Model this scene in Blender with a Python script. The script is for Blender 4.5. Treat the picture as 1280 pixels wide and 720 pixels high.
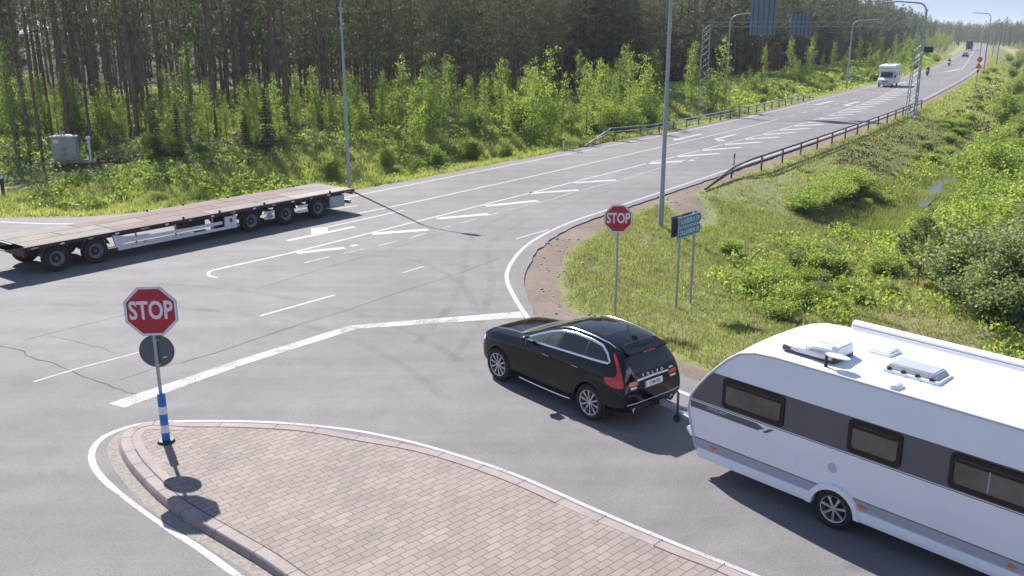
import bpy, bmesh, math, random
import numpy as np
from mathutils import Vector, Matrix
from mathutils.bvhtree import BVHTree
R=math.radians
for o in list(bpy.data.objects): bpy.data.objects.remove(o)
scene=bpy.context.scene
# ------------------------------------------------------------------ camera, sky, sun, exposure
CH=7.3; PIT=R(15.75); FPX=1134.0
cam=bpy.data.objects.new('camera',bpy.data.cameras.new('camera')); scene.collection.objects.link(cam)
cam.location=(0,0,CH); cam.rotation_euler=(R(90)-PIT,0,0)
cam.data.sensor_width=36; cam.data.lens=FPX/1280*36; cam.data.clip_end=6000; cam.data.clip_start=.1
scene.camera=cam
SUN_EL=R(43); SUN_DIR=Vector((-.463*math.cos(SUN_EL),.886*math.cos(SUN_EL),math.sin(SUN_EL))).normalized()
w=bpy.data.worlds.new('World'); scene.world=w; w.use_nodes=True
nt=w.node_tree; nt.nodes.clear()
sky=nt.nodes.new('ShaderNodeTexSky'); sky.sky_type='NISHITA'; sky.sun_disc=False
sky.sun_elevation=SUN_EL; sky.sun_rotation=math.atan2(SUN_DIR.x,SUN_DIR.y)
sky.altitude=2500; sky.air_density=1.0; sky.dust_density=.0; sky.ozone_density=3.0
bg=nt.nodes.new('ShaderNodeBackground'); bg.inputs[1].default_value=.142
wo=nt.nodes.new('ShaderNodeOutputWorld'); gm=nt.nodes.new('ShaderNodeGamma'); gm.inputs[1].default_value=.30   # hazy, evenly bright summer sky
nt.links.new(sky.outputs[0],gm.inputs[0]); tn_=nt.nodes.new('ShaderNodeMix'); tn_.data_type='RGBA'; tn_.blend_type='MULTIPLY'; tn_.inputs[0].default_value=1; tn_.inputs[7].default_value=(.74,.87,1.16,1)
nt.links.new(gm.outputs[0],tn_.inputs[6]); nt.links.new(tn_.outputs[2],bg.inputs[0]); nt.links.new(bg.outputs[0],wo.inputs[0])
sl=bpy.data.lights.new('sun','SUN'); sl.energy=3.4; sl.angle=R(.55); sl.color=(1,.955,.90)
so=bpy.data.objects.new('sun',sl); scene.collection.objects.link(so); so.rotation_euler=SUN_DIR.to_track_quat('Z','Y').to_euler()
scene.view_settings.view_transform='Standard'; scene.view_settings.look='None'; scene.view_settings.gamma=1
scene.view_settings.exposure=1.42
scene.render.resolution_x=1024; scene.render.resolution_y=576
# ------------------------------------------------------------------ helpers
C=scene.collection
rnd=random.Random(7); nr=np.random.default_rng(5)
SP,CP=math.sin(PIT),math.cos(PIT)
def at(px,py,z=0.):
    u=(px-640)/FPX; v=(py-360)/FPX; d=(CH-z)/(SP+v*CP); return (u*d, d*(CP-v*SP))
def link(o,parent=None):
    C.objects.link(o)
    if parent: o.parent=parent
    return o
def tag(o,label=None,cat=None,group=None,kind=None):
    if label: o['label']=label
    if cat: o['category']=cat
    if group: o['group']=group
    if kind: o['kind']=kind
    return o
def thing(name,label,cat,loc=(0,0,0),rz=0,group=None):
    o=bpy.data.objects.new(name,None); o.empty_display_size=.3; link(o); o.location=loc; o.rotation_euler=(0,0,rz)
    return tag(o,label,cat,group)
def copy_tree(o,parent=None):
    c=o.copy(); C.objects.link(c); c.parent=parent
    for ch in o.children: copy_tree(ch,c)
    return c
def smooth(me,ang=35):
    me.polygons.foreach_set('use_smooth',[True]*len(me.polygons))
    if ang: me.set_sharp_from_angle(angle=R(ang))
class MB:
    def __init__(s): s.v=[]; s.f=[]; s.m=[]; s.mats=[]
    def mi(s,m):
        if m is None: return 0
        if m not in s.mats: s.mats.append(m)
        return s.mats.index(m)
    def add(s,vs,fs,m=None):
        o=len(s.v); s.v+= [tuple(x) for x in vs]; i=s.mi(m)
        for f in fs: s.f.append([o+k for k in f]); s.m.append(i)
        return s
    def box(s,c,d,m=None,rot=None,taper=None):
        x,y,z=d[0]/2,d[1]/2,d[2]/2; t=taper or 1
        vs=[Vector(p) for p in [(-x,-y,-z),(x,-y,-z),(x,y,-z),(-x,y,-z),(-x*t,-y*t,z),(x*t,-y*t,z),(x*t,y*t,z),(-x*t,y*t,z)]]
        if rot is not None: vs=[rot@v for v in vs]
        vs=[v+Vector(c) for v in vs]
        return s.add(vs,[(3,2,1,0),(4,5,6,7),(0,1,5,4),(1,2,6,5),(2,3,7,6),(3,0,4,7)],m)
    def tube(s,pts,r,n=8,m=None,cap=True):
        pts=[Vector(p) for p in pts]; rs=r if isinstance(r,(list,tuple)) else [r]*len(pts)
        vs=[];fs=[]; prev=None
        for i,p in enumerate(pts):
            a=pts[max(i-1,0)]; b=pts[min(i+1,len(pts)-1)]; d=(b-a)
            if d.length<1e-9: d=Vector((0,0,1))
            d.normalize()
            if prev is None: u=d.orthogonal().normalized()
            else:
                u=prev-d*prev.dot(d)
                u=u.normalized() if u.length>1e-6 else d.orthogonal().normalized()
            prev=u; w_=d.cross(u)
            for k in range(n):
                t=2*math.pi*k/n; vs.append(p+(u*math.cos(t)+w_*math.sin(t))*rs[i])
        for i in range(len(pts)-1):
            for k in range(n):
                a=i*n+k;b=i*n+(k+1)%n; fs.append((a,b,b+n,a+n))
        if cap: fs.append(tuple(range(n-1,-1,-1))); fs.append(tuple(range((len(pts)-1)*n,len(pts)*n)))
        return s.add(vs,fs,m)
    def prism(s,poly,axis,a,b,m=None):
        # poly: 2D list; axis 'y': (x,z) extruded in y from a to b ; 'z': (x,y); 'x': (y,z)
        def P(p,t): return {'y':(p[0],t,p[1]),'z':(p[0],p[1],t),'x':(t,p[0],p[1])}[axis]
        n=len(poly); vs=[P(p,a) for p in poly]+[P(p,b) for p in poly]
        fs=[tuple(range(n-1,-1,-1)),tuple(range(n,2*n))]+[(i,(i+1)%n,(i+1)%n+n,i+n) for i in range(n)]
        return s.add(vs,fs,m)
    def lathe(s,prof,c,axis='y',n=32,m=None):
        # prof list of (r, t) around axis through c
        vs=[];fs=[]
        for r_,t in prof:
            for k in range(n):
                a=2*math.pi*k/n; x,z=r_*math.cos(a),r_*math.sin(a)
                p={'y':(x,t,z),'z':(x,z,t),'x':(t,x,z)}[axis]; vs.append((c[0]+p[0],c[1]+p[1],c[2]+p[2]))
        for i in range(len(prof)-1):
            for k in range(n):
                a=i*n+k;b=i*n+(k+1)%n; fs.append((a,b,b+n,a+n))
        return s.add(vs,fs,m)
    def build(s,name,mat=None,parent=None,sm=35,bevel=0,fix=True):
        me=bpy.data.meshes.new(name); me.from_pydata(s.v,[],s.f)
        ms=s.mats if s.mats else [mat]
        if s.mats and mat is not None and mat not in s.mats: pass
        for x in ms: me.materials.append(x)
        if s.mats: me.polygons.foreach_set('material_index',s.m)
        if fix or bevel:
            bm=bmesh.new(); bm.from_mesh(me)
            if fix: bmesh.ops.recalc_face_normals(bm,faces=bm.faces)
            if bevel: bmesh.ops.bevel(bm,geom=[e for e in bm.edges if len(e.link_faces)==2 and e.calc_face_angle(0)>R(30)],offset=bevel,segments=2,affect='EDGES',clamp_overlap=True)
            bm.to_mesh(me); bm.free()
        if sm: smooth(me,sm)
        o=bpy.data.objects.new(name,me); return link(o,parent)
def fastmesh(name,V,F,mat,parent=None,col=None,sm=False,linkit=True):
    V=np.asarray(V,dtype=np.float32); F=np.asarray(F,dtype=np.int32); k=F.shape[1]
    me=bpy.data.meshes.new(name); me.vertices.add(len(V)); me.vertices.foreach_set('co',V.ravel())
    me.loops.add(F.size); me.loops.foreach_set('vertex_index',F.ravel()); me.polygons.add(len(F))
    me.polygons.foreach_set('loop_start',np.arange(0,F.size,k,dtype=np.int32)); me.polygons.foreach_set('loop_total',np.full(len(F),k,dtype=np.int32))
    me.update(calc_edges=True)
    if col is not None:
        for nm,a in (col.items() if isinstance(col,dict) else [('tone',col)]):
            at_=me.attributes.new(nm,'FLOAT','POINT'); at_.data.foreach_set('value',np.asarray(a,dtype=np.float32))
    if mat: me.materials.append(mat)
    if sm: me.polygons.foreach_set('use_smooth',[True]*len(F))
    if not linkit: return me
    o=bpy.data.objects.new(name,me); return link(o,parent)
# ------------------------------------------------------------------ materials
def newmat(name):
    m=bpy.data.materials.new(name); m.use_nodes=True; t=m.node_tree; b=t.nodes['Principled BSDF']; return m,t,b
def N(t,ty,**kw):
    n=t.nodes.new(ty)
    for k,v in kw.items(): setattr(n,k,v)
    return n
def noise(t,scale,detail=4,rough=.6,coord='Object',vec=None,dist=0):
    n=N(t,'ShaderNodeTexNoise'); n.inputs['Scale'].default_value=scale; n.inputs['Detail'].default_value=detail; n.inputs['Roughness'].default_value=rough; n.inputs['Distortion'].default_value=dist
    if vec is None:
        g=N(t,'ShaderNodeNewGeometry') if coord=='World' else N(t,'ShaderNodeTexCoord')
        vec=g.outputs['Position'] if coord=='World' else g.outputs[coord]
    t.links.new(vec,n.inputs['Vector']); return n.outputs['Fac']
def ramp(t,fac,stops,interp='LINEAR'):
    r=N(t,'ShaderNodeValToRGB'); e=r.color_ramp.elements; r.color_ramp.interpolation=interp
    while len(e)<len(stops): e.new(.5)
    for i,(p,c) in enumerate(stops):
        e[i].position=p; e[i].color=(c,c,c,1) if isinstance(c,(int,float)) else (*c,1)
    t.links.new(fac,r.inputs[0]); return r.outputs[0]
def mix(t,f,a,b,mode='MIX'):
    n=N(t,'ShaderNodeMix',data_type='RGBA',blend_type=mode)
    for i,v in ((0,f),(6,a),(7,b)):
        s=n.inputs[i]
        if hasattr(v,'is_linked') : t.links.new(v,s)
        elif isinstance(v,(int,float)): s.default_value=v if i==0 else (v,v,v,1)
        else: s.default_value=(*v,1)
    return n.outputs[2]
def math_(t,op,a,b=None):
    n=N(t,'ShaderNodeMath',operation=op)
    for i,v in enumerate((a,b)):
        if v is None: continue
        if hasattr(v,'is_linked'): t.links.new(v,n.inputs[i])
        else: n.inputs[i].default_value=v
    return n.outputs[0]
def bump(t,b,h,strength=.3,dist=.02):
    n=N(t,'ShaderNodeBump'); n.inputs['Strength'].default_value=strength; n.inputs['Distance'].default_value=dist
    t.links.new(h,n.inputs['Height']); t.links.new(n.outputs[0],b.inputs['Normal'])
def simple(name,col,rough=.5,metal=0,var=.12,scale=6,coat=0,spec=.5,bmp=0,coord='Object'):
    m,t,b=newmat(name); f=noise(t,scale,5,.65,coord)
    a=tuple(max(0,c*(1-var)) for c in col); c2=tuple(min(1,c*(1+var)) for c in col)
    t.links.new(ramp(t,f,[(.3,a),(.7,c2)]),b.inputs['Base Color'])
    b.inputs['Roughness'].default_value=rough; b.inputs['Metallic'].default_value=metal
    b.inputs['Coat Weight'].default_value=coat; b.inputs['Specular IOR Level'].default_value=spec
    if bmp: bump(t,b,noise(t,scale*8,4,.6,coord),bmp,.01)
    return m
M={}
M['galv']=simple('galvanised_steel',(.38,.41,.44),.5,.6,.15,3)
M['lamp_metal']=simple('painted_lamp_steel',(.34,.38,.42),.5,.3,.12,2)
M['darksteel']=simple('weathered_dark_steel',(.10,.10,.11),.6,.4,.2,4)
M['rust']=simple('dark_red_chassis_paint',(.045,.018,.024),.55,.1,.3,6)
M['black']=simple('black_plastic',(.018,.018,.02),.55,0,.2,8)
M['rubber']=simple('tyre_rubber',(.022,.022,.023),.85,0,.25,30,bmp=.2)
M['alloy']=simple('alloy_wheel_metal',(.55,.56,.58),.3,.8,.05,5)
M['rimgrey']=simple('dusty_truck_rim',(.36,.37,.39),.6,.3,.25,8)
M['truckrim']=simple('dirty_truck_rim',(.20,.20,.21),.7,.2,.35,8)
M['white']=simple('white_enamel_paint',(.78,.79,.80),.35,0,.03,2,coat=.3)
M['caravan_white']=simple('caravan_white_panel',(.76,.78,.83),.32,0,.03,1.2,coat=.3)
M['caravan_trim']=simple('pale_grey_trim',(.50,.50,.56),.45,0,.06,4)
M['caravan_grey']=simple('slate_grey_panel',(.10,.10,.112),.5,0,.06,3)
M['caravan_mid']=simple('mid_grey_lower_panel',(.36,.36,.42),.5,0,.05,3)
M['acrylic']=simple('smoked_acrylic',(.008,.009,.011),.22,0,.1,3,spec=.3)
M['blind']=simple('drawn_beige_blind',(.11,.106,.09),.3,0,.5,1.6,spec=.4)
M['glass']=simple('tinted_car_glass',(.010,.011,.014),.04,0,.1,2,spec=.7)
M['chrome']=simple('chrome_trim',(.82,.82,.84),.14,1,.02,3)
M['carpaint']=simple('black_car_paint',(.004,.004,.006),.07,0,.12,2,spec=.42)
M['clearglass']=simple('lighter_front_glass',(.075,.09,.085),.05,0,.3,3,spec=.5)
M['redlens']=simple('red_lamp_lens',(.55,.012,.012),.15,0,.15,10,coat=1)
M['orange']=simple('orange_reflector',(.75,.16,.02),.25,0,.15,10,coat=.5)
M['clearlens']=simple('headlamp_lens',(.7,.74,.8),.1,.3,.1,10,coat=1)
M['signred']=simple('sign_red_sheeting',(.42,.018,.035),.42,0,.06,5)
M['signwhite']=simple('sign_white_sheeting',(.74,.74,.78),.42,0,.03,5)
M['signblue']=simple('sign_blue_sheeting',(.03,.20,.42),.42,0,.08,5)
M['signblack']=simple('sign_black_film',(.02,.02,.022),.45,0,.08,5)
M['signback']=simple('grey_sign_back',(.10,.125,.135),.5,.2,.08,4)
M['gantryback']=simple('blue_grey_sign_back',(.16,.21,.28),.5,.3,.08,2)
M['yellow']=simple('sign_yellow_sheeting',(.62,.33,.03),.5,0,.1,5)
M['postblue']=simple('blue_reflective_sleeve',(.006,.16,.50),.4,0,.1,6)
M['cab']=simple('grey_green_cabinet_paint',(.40,.39,.35),.6,0,.1,4)
M['stonegrey']=simple('weathered_concrete',(.33,.31,.29),.9,0,.25,9,bmp=.4)
M['skin']=simple('skin',(.5,.3,.22),.6)
M['leather']=simple('black_riding_leather',(.02,.02,.024),.5,0,.2,8)
M['palejacket']=simple('pale_riding_jacket',(.5,.5,.5),.7,0,.1,8)
M['bikered']=simple('dark_red_motorbike_paint',(.10,.01,.02),.3,0,.1,8,coat=1)
M['lorrygreen']=simple('green_lorry_paint',(.012,.075,.05),.4,0,.1,3,coat=.4)
M['bark']=None
# asphalt
def asphalt(name,base=.178,tint=(1,.955,.972)):
    m,t,b=newmat(name)
    g=N(t,'ShaderNodeNewGeometry').outputs['Position']
    big=noise(t,.12,5,.6,vec=g,dist=.6); mid=noise(t,1.1,5,.7,vec=g); fine=noise(t,28,3,.8,vec=g); sp=noise(t,75,2,.6,vec=g)
    # streaks along traffic direction
    mp=N(t,'ShaderNodeMapping'); mp.inputs['Rotation'].default_value=(0,0,R(-56)); mp.inputs['Scale'].default_value=(.05,1.1,1)
    t.links.new(g,mp.inputs['Vector']); st=noise(t,1.0,4,.6,vec=mp.outputs[0])
    c=ramp(t,big,[(.3,tuple(base*.86*k for k in tint)),(.7,tuple(base*1.12*k for k in tint))])
    c=mix(t,1,c,ramp(t,mid,[(.25,.84),(.75,1.12)]),'MULTIPLY')
    c=mix(t,1,c,ramp(t,st,[(.3,.86),(.7,1.09)]),'MULTIPLY')
    c=mix(t,1,c,ramp(t,fine,[(.28,.72),(.5,1.0),(.72,1.28)]),'MULTIPLY')
    vo=N(t,'ShaderNodeTexVoronoi'); vo.inputs['Scale'].default_value=.55; vo.inputs['Randomness'].default_value=1; t.links.new(g,vo.inputs['Vector'])
    c=mix(t,math_(t,'MULTIPLY',ramp(t,vo.outputs['Distance'],[(.03,1),(.10,0)]),ramp(t,mid,[(.52,0),(.6,.35)])),c,(.06,.058,.06))
    c=mix(t,ramp(t,sp,[(.64,0),(.72,.7)]),c,(.36,.35,.36))
    c=mix(t,ramp(t,sp,[(.28,.6),(.36,0)]),c,(.06,.058,.06))
    t.links.new(c,b.inputs['Base Color']); b.inputs['Roughness'].default_value=.82; b.inputs['Specular IOR Level'].default_value=.35
    bump(t,b,fine,.35,.006); return m
M['asphalt']=asphalt('asphalt_grey')
M['asphalt_new']=asphalt('asphalt_side_road',.15,(1,.96,.98))
def paint(name,col,wear):
    m,t,b=newmat(name); g=N(t,'ShaderNodeNewGeometry').outputs['Position']
    n1=noise(t,1.1,6,.8,vec=g,dist=.3); n2=noise(t,24,4,.85,vec=g)
    s=math_(t,'ADD',math_(t,'MULTIPLY',n1,.5),math_(t,'MULTIPLY',n2,.5))
    f=ramp(t,s,[(.5+.085-wear,0),(.5+.11-wear,1)])
    c=mix(t,f,ramp(t,n2,[(.3,tuple(x*.9 for x in col)),(.7,col)]),(.17,.165,.168))
    t.links.new(c,b.inputs['Base Color']); b.inputs['Roughness'].default_value=.7; return m
M['paint']=paint('road_paint_white',(.42,.41,.42),.035)
M['paint_worn']=paint('worn_road_paint',(.40,.39,.40),.06)
M['paint_thin']=paint('faded_road_paint',(.35,.34,.345),.08)
M['crack']=simple('crack_dark_filler',(.055,.053,.052),.9,0,.3,9)
M['tar']=simple('tar_patch',(.095,.093,.097),.8,0,.3,3)
def pavers():
    m,t,b=newmat('concrete_block_paving'); g=N(t,'ShaderNodeNewGeometry').outputs['Position']
    mp=N(t,'ShaderNodeMapping'); mp.vector_type='POINT'; mp.inputs['Rotation'].default_value=(0,0,R(-43))
    # slight wobble
    wn=N(t,'ShaderNodeTexNoise'); wn.inputs['Scale'].default_value=1.1; t.links.new(g,wn.inputs['Vector'])
    vm=N(t,'ShaderNodeVectorMath',operation='MULTIPLY_ADD'); t.links.new(wn.outputs['Color'],vm.inputs[0]); vm.inputs[1].default_value=(.07,.07,0); t.links.new(g,vm.inputs[2])
    t.links.new(vm.outputs[0],mp.inputs['Vector'])
    br=N(t,'ShaderNodeTexBrick'); br.offset=.5; br.inputs['Scale'].default_value=1; br.inputs['Brick Width'].default_value=.278; br.inputs['Row Height'].default_value=.139
    br.inputs['Mortar Size'].default_value=.0065; br.inputs['Mortar Smooth'].default_value=.3; br.inputs['Bias'].default_value=0
    br.inputs['Color1'].default_value=(.240,.202,.184,1); br.inputs['Color2'].default_value=(.292,.248,.226,1); br.inputs['Mortar'].default_value=(.12,.105,.095,1)
    t.links.new(mp.outputs[0],br.inputs['Vector'])
    n1=noise(t,.9,5,.65,vec=g); n2=noise(t,40,3,.8,vec=g)
    c=mix(t,1,br.outputs['Color'],ramp(t,n1,[(.25,(.84,.84,.85)),(.75,(1.14,1.12,1.06))]),'MULTIPLY')
    c=mix(t,1,c,ramp(t,n2,[(.3,.84),(.7,1.12)]),'MULTIPLY')
    n3=noise(t,2.5,5,.7,vec=g)
    mossf=math_(t,'MULTIPLY',br.outputs['Fac'],ramp(t,n3,[(.60,0),(.68,1)]))
    c=mix(t,mossf,c,(.035,.035,.02))
    t.links.new(c,b.inputs['Base Color']); b.inputs['Roughness'].default_value=.88
    h=math_(t,'SUBTRACT',math_(t,'MULTIPLY',n2,.15),br.outputs['Fac']); bump(t,b,h,.7,.012); return m
M['pavers']=pavers()
def kerbmat():
    m,t,b=newmat('kerb_stone'); g=N(t,'ShaderNodeNewGeometry').outputs['Position']
    n1=noise(t,1.5,5,.65,vec=g); n2=noise(t,35,3,.8,vec=g)
    c=mix(t,1,ramp(t,n1,[(.3,(.25,.205,.20)),(.7,(.33,.28,.265))]),ramp(t,n2,[(.3,.8),(.7,1.15)]),'MULTIPLY')
    t.links.new(c,b.inputs['Base Color']); b.inputs['Roughness'].default_value=.85; bump(t,b,n2,.4,.006); return m
M['kerb']=kerbmat()
def leafmat(name,c1,c2,trans=.5,rough=.55):
    m,t,b=newmat(name); t.nodes.remove(b)
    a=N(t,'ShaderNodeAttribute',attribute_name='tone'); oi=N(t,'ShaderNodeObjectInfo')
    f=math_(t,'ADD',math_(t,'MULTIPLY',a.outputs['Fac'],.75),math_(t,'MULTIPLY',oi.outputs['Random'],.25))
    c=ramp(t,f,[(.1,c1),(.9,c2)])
    d=N(t,'ShaderNodeBsdfPrincipled'); t.links.new(c,d.inputs['Base Color']); d.inputs['Roughness'].default_value=rough; d.inputs['Specular IOR Level'].default_value=.3
    tr=N(t,'ShaderNodeBsdfTranslucent'); t.links.new(mix(t,1,c,(1.15,1.15,.68),'MULTIPLY'),tr.inputs['Color'])
    mx=N(t,'ShaderNodeMixShader'); mx.inputs[0].default_value=trans; t.links.new(d.outputs[0],mx.inputs[1]); t.links.new(tr.outputs[0],mx.inputs[2])
    t.links.new(mx.outputs[0],t.nodes['Material Output'].inputs[0]); return m
M['birchleaf']=leafmat('birch_leaf',(.15,.22,.045),(.42,.52,.13),.58)
M['willowleaf']=leafmat('willow_leaf',(.16,.23,.055),(.44,.53,.15),.55)
M['greyleaf']=leafmat('grey_willow_leaf',(.15,.19,.085),(.36,.43,.21),.48)
M['needle']=leafmat('pine_needles',(.055,.074,.045),(.175,.205,.125),.35)
M['spruceneedle']=leafmat('spruce_needles',(.040,.055,.030),(.09,.115,.055),.2)
M['grassblade']=leafmat('grass_blades',(.20,.25,.085),(.46,.50,.20),.5)
M['drygrass']=leafmat('dry_grass',(.20,.165,.10),(.38,.32,.20),.3)
M['heather']=leafmat('brown_heather',(.03,.028,.016),(.085,.07,.035),.15)
def bark(name,lo,hi,sc=(9,9,2)):
    m,t,b=newmat(name); tc=N(t,'ShaderNodeTexCoord'); mp=N(t,'ShaderNodeMapping'); mp.inputs['Scale'].default_value=sc
    t.links.new(tc.outputs['Object'],mp.inputs['Vector']); n=noise(t,1,5,.7,vec=mp.outputs[0])
    c=ramp(t,n,[(.35,lo),(.65,hi)]); oi=N(t,'ShaderNodeObjectInfo'); c=mix(t,1,c,ramp(t,oi.outputs['Random'],[(0,.75),(1,1.2)]),'MULTIPLY')
    t.links.new(c,b.inputs['Base Color']); b.inputs['Roughness'].default_value=.9; bump(t,b,n,.6,.02); return m
M['pinebark']=bark('pine_bark',(.085,.062,.052),(.27,.185,.145))
M['birchbark']=bark('birch_bark',(.10,.09,.08),(.34,.33,.31),(4,4,8))
M['twig']=bark('twig_bark',(.05,.04,.03),(.12,.10,.08))
def terrain_mat():
    m,t,b=newmat('terrain_soil_and_turf'); g=N(t,'ShaderNodeNewGeometry').outputs['Position']
    n1=noise(t,.35,6,.7,vec=g,dist=.4); n2=noise(t,2.2,6,.75,vec=g); n3=noise(t,14,5,.8,vec=g); n4=noise(t,.09,4,.6,vec=g)
    grass=ramp(t,n2,[(.25,(.12,.14,.045)),(.45,(.21,.235,.085)),(.6,(.27,.28,.12)),(.78,(.32,.29,.165))])
    grass=mix(t,ramp(t,n4,[(.35,0),(.65,.65)]),grass,ramp(t,n3,[(.3,(.17,.155,.08)),(.7,(.34,.29,.19))]))
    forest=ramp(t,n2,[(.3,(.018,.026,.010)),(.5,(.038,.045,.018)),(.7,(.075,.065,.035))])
    gravel=mix(t,1,ramp(t,n1,[(.3,(.185,.148,.12)),(.7,(.26,.212,.178))]),ramp(t,n3,[(.25,.62),(.5,1),(.75,1.3)]),'MULTIPLY')
    dry=ramp(t,n3,[(.25,(.11,.088,.058)),(.5,(.20,.16,.11)),(.75,(.29,.24,.165))])
    def A(nm): return N(t,'ShaderNodeAttribute',attribute_name=nm).outputs['Fac']
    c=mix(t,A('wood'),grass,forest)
    dn=math_(t,'ADD',A('dry'),math_(t,'MULTIPLY',math_(t,'SUBTRACT',n2,.5),.9)); c=mix(t,ramp(t,dn,[(.4,0),(.62,1)]),c,dry)
    gn=math_(t,'ADD',A('gravel'),math_(t,'MULTIPLY',math_(t,'SUBTRACT',n2,.5),1.0)); c=mix(t,ramp(t,gn,[(.42,0),(.58,1)]),c,gravel)
    c=mix(t,A('mud'),c,(.04,.035,.02))
    t.links.new(c,b.inputs['Base Color']); b.inputs['Roughness'].default_value=.95; b.inputs['Specular IOR Level'].default_value=.15
    bump(t,b,math_(t,'ADD',n3,n2),.8,.05); return m
M['terrain']=terrain_mat()
def water_mat():
    m,t,b=newmat('ditch_water'); b.inputs['Base Color'].default_value=(.05,.055,.045,1); b.inputs['Roughness'].default_value=.12; b.inputs['Specular IOR Level'].default_value=1.0
    bump(t,b,noise(t,5,4,.6,'World'),.25,.03); return m
M['water']=water_mat()
# ------------------------------------------------------------------ road frame
a56=R(56); TX,TY=math.cos(a56),math.sin(a56); NX,NY=-TY,TX; OX,OY=0.,41.15
def W(s,D): return (OX+s*TX+D*NX, OY+s*TY+D*NY)
def SD(X,Y): return ((X-OX)*TX+(Y-OY)*TY, (X-OX)*NX+(Y-OY)*NY)
class K:
    def __init__(s,pts): s.x=np.array([p[0] for p in pts],float); s.y=np.array([p[1] for p in pts],float); s.m=np.gradient(s.y,s.x)
    def __call__(s,v):
        v=np.asarray(v,float); i=np.clip(np.searchsorted(s.x,v)-1,0,len(s.x)-2); h=s.x[i+1]-s.x[i]; t=(v-s.x[i])/h
        r=(2*t**3-3*t**2+1)*s.y[i]+(t**3-2*t**2+t)*h*s.m[i]+(-2*t**3+3*t**2)*s.y[i+1]+(t**3-t**2)*h*s.m[i+1]
        r=np.where(v<s.x[0],s.y[0]+(v-s.x[0])*s.m[0],r); return np.where(v>s.x[-1],s.y[-1]+(v-s.x[-1])*s.m[-1],r)
Kfar=K([(-60,8.3),(-20,6.9),(-3.7,6.32),(9,5.95),(22,5.55),(36,5.25),(52,5.55),(70,6.3),(95,7.4),(125,9.0),(170,12.5),(244,20.3),(413,42.0),(700,82)])
Knear=K([(-20,-4.8),(5,-5.02),(16,-4.95),(36,-4.75),(56,-4.25),(74.4,-3.4),(99,-1.7),(135,1.0),(170,4.1),(266,14.9),(464,40.1),(700,73.5)])
KA=K([(-60,1.6),(-15,.28),(0,0),(12,-.17),(24,-.38),(34,-.45),(45,-.32),(56,.15),(74,1.4),(97.5,3.75),(112,5.3)])
KL=K([(-9,3.45),(-6.6,3.2),(4,2.75),(19,2.5),(32,2.35),(47,2.6),(57,2.85),(68,3.2),(78,3.65),(95,4.9),(120,6.6)])
KC=K([(105,.6),(121,1.95),(135,3.1),(149,4.4),(188,8.9),(246,16.2),(346,29.2),(464,44.5),(700,77.5)])
# paved area outlines (world)
right_edge=[W(s,float(Knear(s))-.45) for s in [700,600,500,420,350,300,250,210,180,150,125,105,90,75,60,50,40,30,22,15,10,6,2.5]]
right_edge+=[at(*p) for p in [(742,273),(712,285),(688,299),(669,316),(658,336),(655,356),(659,376),(670,394)]]
right_edge+=[(1.9,21.9),(3.3,19.4),(4.6,17.6),(6.6,15.2),(9.2,12.2),(13,8),(18,2),(22,-4)]
left_edge=[W(s,float(Kfar(s))+.75) for s in [700,600,500,420,350,300,250,210,180,150,125,105,90,75,60,50,40,30,22,15,10,5,0]]
left_edge+=[at(395,247),at(340,253),at(280,259),at(215,264),at(150,268),at(100,272),at(50,272.5),at(0,272.5),(-30,37.2),(-60,38.5)]
def pdist(P,poly):
    P=np.asarray(P,float); best=np.full(len(P),1e9)
    q=np.array(poly,float)
    for i in range(len(q)-1):
        a,b=q[i],q[i+1]; ab=b-a; t=np.clip(((P-a)@ab)/(ab@ab),0,1); d=np.linalg.norm(P-(a+t[:,None]*ab),axis=1); best=np.minimum(best,d)
    return best
def inside(P,poly):
    P=np.asarray(P,float); q=np.array(poly,float); r=np.zeros(len(P),bool); n=len(q); x,y=P[:,0],P[:,1]
    for i in range(n):
        x1,y1=q[i]; x2,y2=q[(i+1)%n]
        c=((y1>y)!=(y2>y)); 
        with np.errstate(divide='ignore',invalid='ignore'): xi=(x2-x1)*(y-y1)/(y2-y1)+x1
        r^= c&(x<xi)
    return r
paved=right_edge+[(-60,-4)]+left_edge[::-1]
def vn(X,Y,sc,seed=0):
    # cheap smooth value noise
    r=np.random.default_rng(seed); tab=r.random((64,64)); x=X/sc; y=Y/sc; xi=np.floor(x).astype(int); yi=np.floor(y).astype(int); fx=x-xi; fy=y-yi
    fx=fx*fx*(3-2*fx); fy=fy*fy*(3-2*fy); g=lambda a,b: tab[a%64,b%64]
    return (g(xi,yi)*(1-fx)+g(xi+1,yi)*fx)*(1-fy)+(g(xi,yi+1)*(1-fx)+g(xi+1,yi+1)*fx)*fy
RP=[(0,-.05),(1.2,-.10),(2.2,-.35),(4.5,-1.0),(6.6,-1.75),(7.9,-2.2),(9.8,-2.2),(12,-1.6),(16,-1.3),(40,-1.0),(3000,-1.0)]
LP=[(0,-.05),(.8,-.09),(2.4,-.45),(3.6,-.55),(5.0,-.15),(7.5,.65),(9,.85),(14,.9),(40,1.1),(3000,1.4)]
LJ=[(0,-.05),(1,-.12),(2.5,-.28),(6,-.10),(10,0.05),(14,.25),(40,.6),(3000,1.4)]
def side_info(X,Y):
    P=np.stack([X,Y],1); dr=pdist(P,right_edge); dl=pdist(P,left_edge); ins=inside(P,paved)
    s,D=SD(X,Y); right=dr<dl
    return s,D,dr,dl,ins,right
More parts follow.
